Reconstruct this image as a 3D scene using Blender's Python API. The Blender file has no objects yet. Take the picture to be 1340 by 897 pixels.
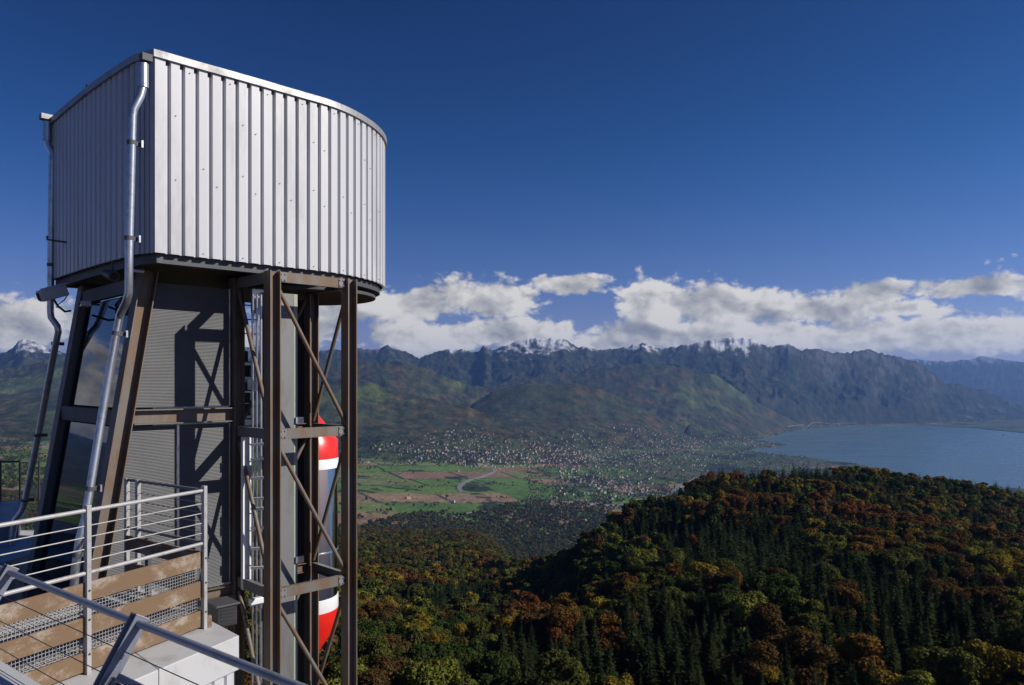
import bpy, bmesh, math, random
import numpy as np
from mathutils import Vector, Matrix

R = math.radians
rng = np.random.default_rng(7)
random.seed(7)

# ------------------------------------------------------------------ camera, sky, sun, exposure
sc = bpy.context.scene
col = sc.collection
cam_d = bpy.data.cameras.new('camera')
cam = bpy.data.objects.new('camera', cam_d)
col.objects.link(cam)
cam.rotation_euler = (R(90), 0, 0)
cam_d.sensor_width = 36.0
cam_d.lens = 36.0 * 1000 / 1340
cam_d.shift_y = 51.5 / 1340
cam_d.clip_start = 0.05
cam_d.clip_end = 150000
sc.camera = cam

SUN_EL = R(31)
SUN_H = Vector((0.984, -0.18, 0)).normalized()
SUN_V = Vector((SUN_H.x * math.cos(SUN_EL), SUN_H.y * math.cos(SUN_EL), math.sin(SUN_EL)))
sun_d = bpy.data.lights.new('sun', 'SUN')
sun_d.energy = 5.0
sun_d.angle = R(0.53)
sun_d.color = (1.0, 0.945, 0.87)
sun = bpy.data.objects.new('sun', sun_d)
sun.rotation_euler = SUN_V.to_track_quat('Z', 'Y').to_euler()
col.objects.link(sun)

SKY_STRENGTH = 0.05
CLOUD_BRIGHT = 16.0
HAZE_DENSITY = 2.6e-5

sc.view_settings.view_transform = 'Standard'
sc.view_settings.look = 'None'
sc.view_settings.exposure = 0.0
sc.view_settings.gamma = 1.0
sc.view_settings.use_curve_mapping = False
sc.cycles.use_denoising = True
sc.cycles.max_bounces = 5
sc.cycles.diffuse_bounces = 2
sc.cycles.glossy_bounces = 3
sc.cycles.transmission_bounces = 4
sc.cycles.transparent_max_bounces = 12
sc.cycles.volume_bounces = 0
sc.cycles.caustics_reflective = False
sc.cycles.caustics_refractive = False

world = bpy.data.worlds.new('World')
sc.world = world
world.use_nodes = True
world.cycles.sampling_method = 'MANUAL'
world.cycles.sample_map_resolution = 256


class NT:
    """small helper to write node trees"""
    def __init__(self, tree):
        self.t = tree
        self.L = tree.links

    def n(self, typ, **kw):
        nd = self.t.nodes.new(typ)
        for k, v in kw.items():
            setattr(nd, k, v)
        return nd

    def put(self, sock, val):
        if val is None:
            return
        if hasattr(val, 'is_output') or isinstance(val, bpy.types.NodeSocket):
            self.L.new(val, sock)
        else:
            sock.default_value = val

    def math(self, op, a, b=None, c=None, clamp=False):
        nd = self.n('ShaderNodeMath', operation=op, use_clamp=clamp)
        self.put(nd.inputs[0], a)
        self.put(nd.inputs[1], b)
        if c is not None:
            self.put(nd.inputs[2], c)
        return nd.outputs[0]

    def vmath(self, op, a, b=None, out=0):
        nd = self.n('ShaderNodeVectorMath', operation=op)
        self.put(nd.inputs[0], a)
        if b is not None:
            self.put(nd.inputs[1], b)
        return nd.outputs[out]

    def smooth(self, v, a, b, lo=0.0, hi=1.0):
        nd = self.n('ShaderNodeMapRange', interpolation_type='SMOOTHSTEP')
        self.put(nd.inputs['Value'], v)
        self.put(nd.inputs['From Min'], a)
        self.put(nd.inputs['From Max'], b)
        self.put(nd.inputs['To Min'], lo)
        self.put(nd.inputs['To Max'], hi)
        return nd.outputs[0]

    def noise(self, vec, scale, detail=4, rough=0.55, dist=0.0, lac=2.0):
        nd = self.n('ShaderNodeTexNoise')
        self.put(nd.inputs['Vector'], vec)
        nd.inputs['Scale'].default_value = scale
        nd.inputs['Detail'].default_value = detail
        nd.inputs['Roughness'].default_value = rough
        nd.inputs['Distortion'].default_value = dist
        nd.inputs['Lacunarity'].default_value = lac
        return nd.outputs['Fac']

    def mix(self, fac, a, b, blend='MIX'):
        nd = self.n('ShaderNodeMix', data_type='RGBA', blend_type=blend)
        self.put(nd.inputs['Factor'], fac)
        self.put(nd.inputs[6], a if not isinstance(a, tuple) else (*a[:3], 1))
        self.put(nd.inputs[7], b if not isinstance(b, tuple) else (*b[:3], 1))
        return nd.outputs[2]

    def ramp(self, fac, stops, interp='LINEAR'):
        nd = self.n('ShaderNodeValToRGB')
        cr = nd.color_ramp
        cr.interpolation = interp
        while len(cr.elements) < len(stops):
            cr.elements.new(0.5)
        for e, (p, c) in zip(cr.elements, stops):
            e.position = p
            e.color = (*c, 1) if len(c) == 3 else c
        self.put(nd.inputs[0], fac)
        return nd.outputs[0]


def build_sky():
    t = NT(world.node_tree)
    t.t.nodes.clear()
    out = t.n('ShaderNodeOutputWorld')
    bg = t.n('ShaderNodeBackground')
    sky = t.n('ShaderNodeTexSky', sky_type='NISHITA')
    sky.sun_disc = False
    sky.sun_elevation = SUN_EL
    sky.sun_rotation = math.atan2(SUN_H.x, SUN_H.y)
    sky.altitude = 1100
    sky.air_density = 1.0
    sky.dust_density = 0.35
    sky.ozone_density = 3.0
    hsv = t.n('ShaderNodeHueSaturation')
    hsv.inputs['Saturation'].default_value = 1.12
    hsv.inputs['Value'].default_value = 1.0
    t.L.new(sky.outputs[0], hsv.inputs['Color'])
    tc = t.n('ShaderNodeTexCoord')
    sep = t.n('ShaderNodeSeparateXYZ')
    nrm = t.vmath('NORMALIZE', tc.outputs['Generated'])
    t.L.new(nrm, sep.inputs[0])
    az = t.math('MULTIPLY', t.math('ARCTAN2', sep.outputs[0], sep.outputs[1]), 1000)
    el = t.math('MULTIPLY', t.math('ARCSINE', sep.outputs[2]), 1000)
    # the polarised sky darkens towards the zenith
    pol = t.smooth(el, 0, 520, 1.0, 0.50)
    pol = t.math('MULTIPLY', pol, t.smooth(az, -350, 750, 0.94, 1.30))
    hue = t.mix(1.0, hsv.outputs[0], None, 'MULTIPLY')
    cmb = t.n('ShaderNodeCombineColor')
    t.put(cmb.inputs[0], t.math('MULTIPLY', pol, t.smooth(el, 20, 330, 1.12, 0.50)))
    t.put(cmb.inputs[1], t.math('MULTIPLY', pol, 0.97))
    t.put(cmb.inputs[2], t.math('MULTIPLY', t.math('POWER', pol, 0.75), 1.52))
    t.L.new(cmb.outputs[0], hue.node.inputs[7])
    # clouds: banks of cumulus low over the horizon (azimuth, elevation in mrad)
    p = t.n('ShaderNodeCombineXYZ')
    t.put(p.inputs[0], az)
    t.put(p.inputs[1], el)
    P0 = p.outputs[0]

    def px(x, y):
        a = math.atan((x - 670) / 1000)
        return a * 1000, (500 - y) * math.cos(a)
    blobs = [(545, 402, 80, 34), (640, 392, 100, 34), (735, 373, 66, 17), (560, 440, 120, 28), (680, 436, 130, 26),
             (848, 392, 46, 42), (905, 402, 80, 36), (985, 404, 90, 30), (880, 440, 180, 28), (1075, 408, 80, 26),
             (1140, 385, 50, 18), (1285, 377, 100, 16), (1190, 440, 170, 28), (1340, 432, 120, 27), (800, 452, 90, 22),
             (1010, 440, 150, 30), (1180, 404, 60, 12),
             (30, 432, 60, 40), (-90, 425, 120, 42), (-330, 415, 180, 60), (210, 428, 150, 34), (400, 420, 90, 40),
             (-900, 400, 300, 90), (1560, 405, 200, 60), (2200, 380, 350, 90)]
    dens = None
    for bx, by, rx, ry in blobs:
        cx, cy = px(bx, by)
        d = t.vmath('SUBTRACT', P0, (cx, cy, 0))
        d = t.vmath('MULTIPLY', d, (1 / rx, 1 / ry, 0))
        l = t.math('SUBTRACT', 1.0, t.vmath('LENGTH', d, out=1))
        l = t.math('MAXIMUM', l, -1.7)
        if dens is None:
            dens = l
        else:
            nd = t.n('ShaderNodeMath', operation='SMOOTH_MAX')
            t.put(nd.inputs[0], dens)
            t.put(nd.inputs[1], l)
            nd.inputs[2].default_value = 0.25
            dens = nd.outputs[0]

    def puff(P):
        q = t.vmath('MULTIPLY', P, (1.0, 1.4, 1.0))
        a = t.noise(q, 0.0125, 7, 0.55, 0.12)
        b = t.noise(q, 0.034, 5, 0.5, 0.0)
        b = t.math('ABSOLUTE', t.math('SUBTRACT', t.math('MULTIPLY', b, 2.0), 1.0))
        return t.math('ADD', t.math('MULTIPLY', a, 0.78), t.math('MULTIPLY', b, 0.40))
    n0 = puff(P0)

    def soft(P):
        return t.noise(t.vmath('MULTIPLY', P, (1.0, 1.4, 1.0)), 0.0125, 4, 0.5, 0.12)
    s0 = soft(P0)
    s1 = soft(t.vmath('ADD', P0, (13, 13, 0)))
    n1 = puff(t.vmath('ADD', P0, (6, 6, 0)))
    dd = t.math('ADD', t.math('MULTIPLY', dens, 1.0), t.math('MULTIPLY', t.math('SUBTRACT', n0, 0.455), 2.5))
    alpha = t.smooth(dd, 0.0, 0.38)
    lit = t.math('ADD', t.math('MULTIPLY', t.math('SUBTRACT', n0, n1), 1.5), t.math('MULTIPLY', t.math('SUBTRACT', s0, s1), 2.3))  # cloud sides toward the sun painted lighter, from the noise offset
    thick = t.smooth(dd, 0.1, 1.1)
    broad = t.math('MULTIPLY', t.math('SUBTRACT', t.noise(P0, 0.011, 3, 0.5), 0.5), 1.1)
    s = t.math('ADD', t.math('SUBTRACT', t.math('ADD', lit, broad), t.math('MULTIPLY', thick, 0.26)), 0.88, clamp=True)
    ccol = t.ramp(s, [(0.0, (0.27, 0.29, 0.34)), (0.35, (0.41, 0.42, 0.45)), (0.7, (0.68, 0.67, 0.65)), (1.0, (0.95, 0.92, 0.88))])
    cb = t.n('ShaderNodeVectorMath', operation='SCALE')
    t.L.new(ccol, cb.inputs[0])
    cb.inputs['Scale'].default_value = CLOUD_BRIGHT
    colr = t.mix(alpha, hue, cb.outputs[0])
    t.L.new(colr, bg.inputs[0])
    bg.inputs[1].default_value = SKY_STRENGTH
    t.L.new(bg.outputs[0], out.inputs[0])


build_sky()

# ------------------------------------------------------------------ helpers


def link_mesh(name, verts, faces, mats, parent=None, smooth=False, midx=None):
    me = bpy.data.meshes.new(name)
    me.from_pydata([tuple(v) for v in verts], [], faces)
    for m in (mats if isinstance(mats, (list, tuple)) else [mats]):
        me.materials.append(m)
    if midx is not None:
        me.polygons.foreach_set('material_index', midx)
    if smooth:
        me.polygons.foreach_set('use_smooth', [True] * len(me.polygons))
    me.update()
    o = bpy.data.objects.new(name, me)
    col.objects.link(o)
    if parent is not None:
        o.parent = parent
        o.matrix_parent_inverse = Matrix.Translation(-parent.location)
    return o


def tag(o, label=None, cat=None, group=None, kind=None):
    if label:
        o['label'] = label
    if cat:
        o['category'] = cat
    if group:
        o['group'] = group
    if kind:
        o['kind'] = kind
    return o


def thing(name, loc, label, cat, group=None):
    o = bpy.data.objects.new(name, None)
    o.empty_display_size = 0.3
    o.location = loc
    col.objects.link(o)
    return tag(o, label, cat, group)


class MB:
    def __init__(self):
        self.v = []
        self.f = []

    def add(self, verts, faces):
        b = len(self.v)
        self.v.extend([Vector(x) for x in verts])
        self.f.extend([tuple(i + b for i in f) for f in faces])
        return self

    def box(self, c, ax, ay, az):
        """box centred at c with half-axis vectors"""
        c, ax, ay, az = Vector(c), Vector(ax), Vector(ay), Vector(az)
        vs = [c + sx * ax + sy * ay + sz * az for sz in (-1, 1) for sy in (-1, 1) for sx in (-1, 1)]
        return self.add(vs, [(0, 2, 3, 1), (4, 5, 7, 6), (0, 1, 5, 4), (2, 6, 7, 3), (0, 4, 6, 2), (1, 3, 7, 5)])

    def beam(self, a, b, w, h, side):
        """bar from a to b; w along side vector, h along the third axis"""
        a, b = Vector(a), Vector(b)
        d = (b - a)
        L = d.length
        d.normalize()
        s = Vector(side)
        s = (s - s.dot(d) * d).normalized()
        u_ = d.cross(s)
        return self.box((a + b) / 2, d * L / 2, s * w / 2, u_ * h / 2)

    def hbeam(self, a, b, web, w=0.18, fw=0.18, tf=0.016, tw=0.011):
        """H section: the web lies along 'web', flanges at its ends"""
        a, b = Vector(a), Vector(b)
        d = (b - a).normalized()
        s = Vector(web)
        s = (s - s.dot(d) * d).normalized()
        u_ = d.cross(s)
        for k in (-1, 1):
            o = s * (w / 2 - tf / 2) * k
            self.beam(a + o, b + o, tf, fw, s)
        self.beam(a, b, w - 2 * tf, tw, s)
        return self

    def channel(self, a, b, face, h=0.16, dep=0.07, t=0.012):
        """C section: web on the back, two flanges pointing along 'face' """
        a, b = Vector(a), Vector(b)
        d = (b - a).normalized()
        f = Vector(face)
        f = (f - f.dot(d) * d).normalized()
        up = Vector((0, 0, 1))
        self.beam(a, b, t, h - 2 * t - .002, f)
        for k in (-1, 1):
            o = up * (h / 2 - t / 2) * k + f * (dep / 2 - t / 2)
            self.beam(a + o, b + o, dep, t, f)
        return self

    def tube(self, pts, r, n=12, caps=True):
        pts = [Vector(p) for p in pts]
        rr = r if isinstance(r, (list, tuple)) else [r] * len(pts)
        rings = []
        d0 = (pts[1] - pts[0]).normalized()
        ref = Vector((0, 0, 1)) if abs(d0.z) < 0.9 else Vector((1, 0, 0))
        s = d0.cross(ref).normalized()
        base = len(self.v)
        for i, p in enumerate(pts):
            if i == 0:
                d = d0
            elif i == len(pts) - 1:
                d = (pts[i] - pts[i - 1]).normalized()
            else:
                d = ((pts[i + 1] - p).normalized() + (p - pts[i - 1]).normalized()).normalized()
            s = (s - s.dot(d) * d).normalized()
            w = d.cross(s)
            for k in range(n):
                a = 2 * math.pi * k / n
                self.v.append(p + (s * math.cos(a) + w * math.sin(a)) * rr[i])
        for i in range(len(pts) - 1):
            for k in range(n):
                k2 = (k + 1) % n
                self.f.append((base + i * n + k, base + i * n + k2, base + (i + 1) * n + k2, base + (i + 1) * n + k))
        if caps:
            self.f.append(tuple(base + k for k in range(n - 1, -1, -1)))
            self.f.append(tuple(base + (len(pts) - 1) * n + k for k in range(n)))
        return self

    def prism(self, poly, z0, z1):
        n = len(poly)
        vs = [(p[0], p[1], z0) for p in poly] + [(p[0], p[1], z1) for p in poly]
        fs = [tuple(range(n - 1, -1, -1)), tuple(range(n, 2 * n))]
        fs += [(k, (k + 1) % n, n + (k + 1) % n, n + k) for k in range(n)]
        return self.add(vs, fs)

    def lathe(self, c, prof, n=40):
        base = len(self.v)
        for r, z in prof:
            for k in range(n):
                a = 2 * math.pi * k / n
                self.v.append(Vector((c[0] + r * math.cos(a), c[1] + r * math.sin(a), z)))
        for i in range(len(prof) - 1):
            for k in range(n):
                k2 = (k + 1) % n
                self.f.append((base + i * n + k, base + i * n + k2, base + (i + 1) * n + k2, base + (i + 1) * n + k))
        return self

    def obj(self, name, mat, parent=None, smooth=False, bevel=0.0, label=None):
        o = link_mesh(name, self.v, self.f, mat, parent, False)
        if smooth:
            me = o.data
            bm = bmesh.new()
            bm.from_mesh(me)
            for f in bm.faces:
                f.smooth = True
            for e in bm.edges:
                if len(e.link_faces) == 2 and e.calc_face_angle(0) > R(40):
                    e.smooth = False
            bm.to_mesh(me)
            bm.free()
        if bevel:
            m = o.modifiers.new('edge', 'BEVEL')
            m.width = bevel
            m.segments = 2
            m.limit_method = 'ANGLE'
        if label:
            o['label'] = label
        return o


# ------------------------------------------------------------------ materials
def new_mat(name):
    m = bpy.data.materials.new(name)
    m.use_nodes = True
    t = NT(m.node_tree)
    b = m.node_tree.nodes['Principled BSDF']
    return m, t, b


def weathered(name, base, dirt, scale=6, amount=0.5, rough=0.5, metal=0.0, bump=0.0, stretch=(1, 1, 1), fine=60, spec=0.5):
    m, t, b = new_mat(name)
    tc = t.n('ShaderNodeTexCoord')
    v = t.vmath('MULTIPLY', tc.outputs['Object'], stretch)
    n1 = t.noise(v, scale, 6, 0.62)
    n2 = t.noise(v, fine, 3, 0.6)
    f = t.math('ADD', t.math('MULTIPLY', n1, 0.8), t.math('MULTIPLY', n2, 0.2))
    lo = 0.62 - 0.3 * amount
    f = t.smooth(f, lo, lo + 0.18)
    c = t.mix(f, base, dirt)
    t.L.new(c, b.inputs['Base Color'])
    r = t.math('ADD', t.math('MULTIPLY', n1, 0.25), rough - 0.12)
    t.L.new(r, b.inputs['Roughness'])
    b.inputs['Metallic'].default_value = metal
    b.inputs['Specular IOR Level'].default_value = spec
    if bump:
        bp = t.n('ShaderNodeBump')
        bp.inputs['Strength'].default_value = bump
        bp.inputs['Distance'].default_value = 0.01
        t.L.new(n1, bp.inputs['Height'])
        t.L.new(bp.outputs[0], b.inputs['Normal'])
    return m


M = {}
M['clad'] = weathered('painted_sheet', (0.545, 0.545, 0.56), (0.45, 0.45, 0.46), 1.2, 0.5, 0.42, 0.0, stretch=(1, 1, .25), fine=18)
M['galv'] = weathered('galvanised_steel', (0.52, 0.54, 0.56), (0.36, 0.38, 0.40), 9, 0.5, 0.36, 0.85, fine=40)
M['trim'] = weathered('zinc_trim', (0.36, 0.355, 0.35), (0.27, 0.265, 0.26), 5, 0.5, 0.5, 0.5, stretch=(1, 1, 1))
M['steel'] = weathered('weathered_steel', (0.165, 0.145, 0.127), (0.165, 0.105, 0.064), 3.5, 0.75, 0.62, 0.15, 0.15, stretch=(1, 1, .35))
M['steel_grey'] = weathered('grey_and_shaded_steel', (0.19, 0.19, 0.19), (0.22, 0.15, 0.09), 3.0, 0.35, 0.6, 0.1, 0.1, stretch=(1, 1, .35))  # grey fittings; also brown steel's shaded sides, shade put into the colour
M['steel_dark'] = weathered('dark_painted_steel', (0.075, 0.078, 0.085), (0.11, 0.085, 0.065), 3.0, 0.4, 0.6, 0.1)
M['rail'] = weathered('rail_galvanised', (0.46, 0.45, 0.44), (0.34, 0.29, 0.25), 7, 0.4, 0.5, 0.35)
M['board'] = weathered('rusty_board', (0.33, 0.275, 0.215), (0.175, 0.108, 0.058), 2.6, 0.9, 0.75, 0.0, 0.2, stretch=(1, 1, 1.6), fine=30)
M['grating'] = weathered('grating_steel', (0.42, 0.41, 0.40), (0.30, 0.25, 0.2), 8, 0.4, 0.55, 0.3)
M['parapet'] = weathered('parapet_sheet', (0.50, 0.50, 0.50), (0.40, 0.39, 0.37), 2.2, 0.45, 0.6, 0.0, 0.05)
M['blue_grey'] = weathered('blue_shaded_grey', (0.20, 0.22, 0.27), (0.15, 0.16, 0.19), 4, 0.4, 0.42, 0.2)  # blue of skylit shade put into the base colour
M['white'] = weathered('white_enamel', (0.80, 0.80, 0.79), (0.70, 0.70, 0.68), 3, 0.35, 0.35)
M['red'] = weathered('red_enamel', (0.72, 0.022, 0.014), (0.64, 0.02, 0.012), 3, 0.3, 0.3)
M['green_strip'] = weathered('pale_green_strip', (0.36, 0.40, 0.31), (0.30, 0.33, 0.26), 5, 0.4, 0.55)
M['plate'] = weathered('grey_plate', (0.19, 0.19, 0.19), (0.14, 0.135, 0.13), 2.2, 0.5, 0.55, 0.2, stretch=(1, 1, .3))
M['black'] = weathered('black_plastic', (0.03, 0.03, 0.032), (0.045, 0.045, 0.045), 5, 0.3, 0.5)
M['cam_grey'] = weathered('camera_grey', (0.50, 0.50, 0.51), (0.40, 0.40, 0.41), 9, 0.3, 0.45)
M['bark'] = weathered('bark', (0.07, 0.052, 0.04), (0.045, 0.036, 0.03), 2.0, 0.5, 0.9, 0, 0.4)


def perforated():
    m, t, b = new_mat('perforated_sheet')
    tc = t.n('ShaderNodeTexCoord')
    s = t.n('ShaderNodeSeparateXYZ')
    t.L.new(tc.outputs['Object'], s.inputs[0])
    zz = t.math('MULTIPLY', s.outputs[2], 2 * math.pi / 0.023)
    w = t.math('ADD', t.math('MULTIPLY', t.math('SINE', zz), 0.5), 0.5)
    along = t.math('ADD', t.math('MULTIPLY', s.outputs[0], 0.71), t.math('MULTIPLY', s.outputs[1], 0.704))
    hx = t.math('MULTIPLY', along, 2 * math.pi / 0.03)
    h = t.math('MULTIPLY', t.math('ADD', t.math('MULTIPLY', t.math('SINE', hx), 0.5), 0.5), w)
    n1 = t.noise(tc.outputs['Object'], 2.3, 5, 0.6)
    n2 = t.noise(tc.outputs['Object'], 40, 2, 0.5)
    base = t.mix(t.smooth(n1, 0.35, 0.7), (0.098, 0.102, 0.107), (0.078, 0.082, 0.087))
    c = t.mix(t.math('MULTIPLY', t.smooth(w, 0.25, 0.8), 0.34), base, (0.045, 0.046, 0.05))
    c = t.mix(t.math('MULTIPLY', t.smooth(h, 0.6, 0.9), 0.5), c, (0.03, 0.03, 0.032))
    c = t.mix(t.math('MULTIPLY', n2, 0.25), c, (0.2, 0.19, 0.18))
    t.L.new(c, b.inputs['Base Color'])
    b.inputs['Roughness'].default_value = 0.55
    b.inputs['Metallic'].default_value = 0.25
    bp = t.n('ShaderNodeBump')
    bp.inputs['Strength'].default_value = 0.5
    bp.inputs['Distance'].default_value = 0.01
    t.L.new(w, bp.inputs['Height'])
    t.L.new(bp.outputs[0], b.inputs['Normal'])
    return m


M['perf'] = perforated()


def dark_glass():
    m, t, b = new_mat('dark_printed_glass')
    tc = t.n('ShaderNodeTexCoord')
    s = t.n('ShaderNodeSeparateXYZ')
    t.L.new(tc.outputs['Object'], s.inputs[0])
    zz = t.math('MULTIPLY', s.outputs[2], 2 * math.pi / 0.04)
    al = t.math('SUBTRACT', t.math('MULTIPLY', s.outputs[1], 0.71), t.math('MULTIPLY', s.outputs[0], 0.704))
    xx = t.math('MULTIPLY', al, 2 * math.pi / 0.06)
    d = t.math('MULTIPLY', t.math('SINE', zz), t.math('SINE', xx))
    d = t.smooth(d, 0.1, 0.5)
    c = t.mix(d, (0.008, 0.009, 0.010), (0.018, 0.018, 0.019))
    t.L.new(c, b.inputs['Base Color'])
    b.inputs['Roughness'].default_value = 0.015
    b.inputs['IOR'].default_value = 1.62
    return m


M['dark_glass'] = dark_glass()


def clear_glass(name, tint=(0.55, 0.68, 0.68), refl=0.55):
    m, t, b = new_mat(name)
    nt = m.node_tree
    nt.nodes.remove(b)
    out = nt.nodes['Material Output']
    tr = t.n('ShaderNodeBsdfTransparent')
    tr.inputs[0].default_value = (*tint, 1)
    gl = t.n('ShaderNodeBsdfGlossy')
    gl.inputs['Roughness'].default_value = 0.04
    gl.inputs[0].default_value = (0.9, 0.95, 0.95, 1)
    fr = t.n('ShaderNodeLayerWeight')
    fr.inputs[0].default_value = refl
    mx = t.n('ShaderNodeMixShader')
    t.L.new(fr.outputs['Fresnel'], mx.inputs[0])
    t.L.new(tr.outputs[0], mx.inputs[1])
    t.L.new(gl.outputs[0], mx.inputs[2])
    t.L.new(mx.outputs[0], out.inputs[0])
    return m


M['cab_glass'] = clear_glass('cabin_glass')

# ------------------------------------------------------------------ terrain
LAKE_Z = -760.0


def _hash(ix, iy, s):
    h = (ix.astype(np.int64) * 374761393 + iy.astype(np.int64) * 668265263 + s * 974634521) & 0x7fffffff
    h = ((h ^ (h >> 13)) * 1274126177) & 0x7fffffff
    return ((h ^ (h >> 16)) & 0xffffff) / float(0xffffff)


def perlin(x, y, s=0):
    ix = np.floor(x)
    iy = np.floor(y)
    fx = x - ix
    fy = y - iy
    ux = fx * fx * fx * (fx * (fx * 6 - 15) + 10)
    uy = fy * fy * fy * (fy * (fy * 6 - 15) + 10)

    def g(ax, ay, dx, dy):
        a = _hash(ax, ay, s) * 2 * np.pi
        return np.cos(a) * dx + np.sin(a) * dy
    a = g(ix, iy, fx, fy)
    b = g(ix + 1, iy, fx - 1, fy)
    c = g(ix, iy + 1, fx, fy - 1)
    d = g(ix + 1, iy + 1, fx - 1, fy - 1)
    return (a + (b - a) * ux) * (1 - uy) + (c + (d - c) * ux) * uy


def fbm(x, y, oct=5, s=0, gain=0.5):
    a, amp, tot = 0, 1.0, 0
    for o in range(oct):
        a = a + amp * perlin(x * 2 ** o, y * 2 ** o, s + o)
        tot += amp
        amp *= gain
    return a / tot * 1.6


def ridged(x, y, oct=5, s=0, gain=0.5):
    a, amp, tot = 0, 1.0, 0
    for o in range(oct):
        a = a + amp * (1 - 2 * np.abs(perlin(x * 2 ** o, y * 2 ** o, s + o)))
        tot += amp
        amp *= gain
    return a / tot


def sstep(v, a, b):
    q = np.clip((v - a) / (b - a), 0, 1)
    return q * q * (3 - 2 * q)


LAKE_PX = [(2600, 900), (1340, 641), (1260, 634), (1200, 624), (1120, 608), (1060, 600), (1000, 594), (975, 590), (990, 587.5),
           (1012, 585.5), (1030, 583), (1022, 580.5), (1003, 578.5), (992, 576.5), (1003, 573), (1030, 566), (1060, 561), (1130, 558.5), (1200, 556.5),
           (1280, 561), (1340, 567), (1500, 576), (2600, 590)]
LAKE_XY = [((x - 670) / 1000 * -LAKE_Z / ((y - 500) / 1000), -LAKE_Z / ((y - 500) / 1000)) for x, y in LAKE_PX]


def in_lake(X, Y):
    ins = np.zeros(X.shape, bool)
    n = len(LAKE_XY)
    for i in range(n):
        x1, y1 = LAKE_XY[i]
        x2, y2 = LAKE_XY[(i + 1) % n]
        c = (y1 > Y) != (y2 > Y)
        ins ^= c & (X < (x2 - x1) * (Y - y1) / (y2 - y1 + 1e-9) + x1)
    return ins


def tab(px, pts, k):
    xs = [p[0] for p in pts]
    return np.interp(px, xs, [p[k] for p in pts])


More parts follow.
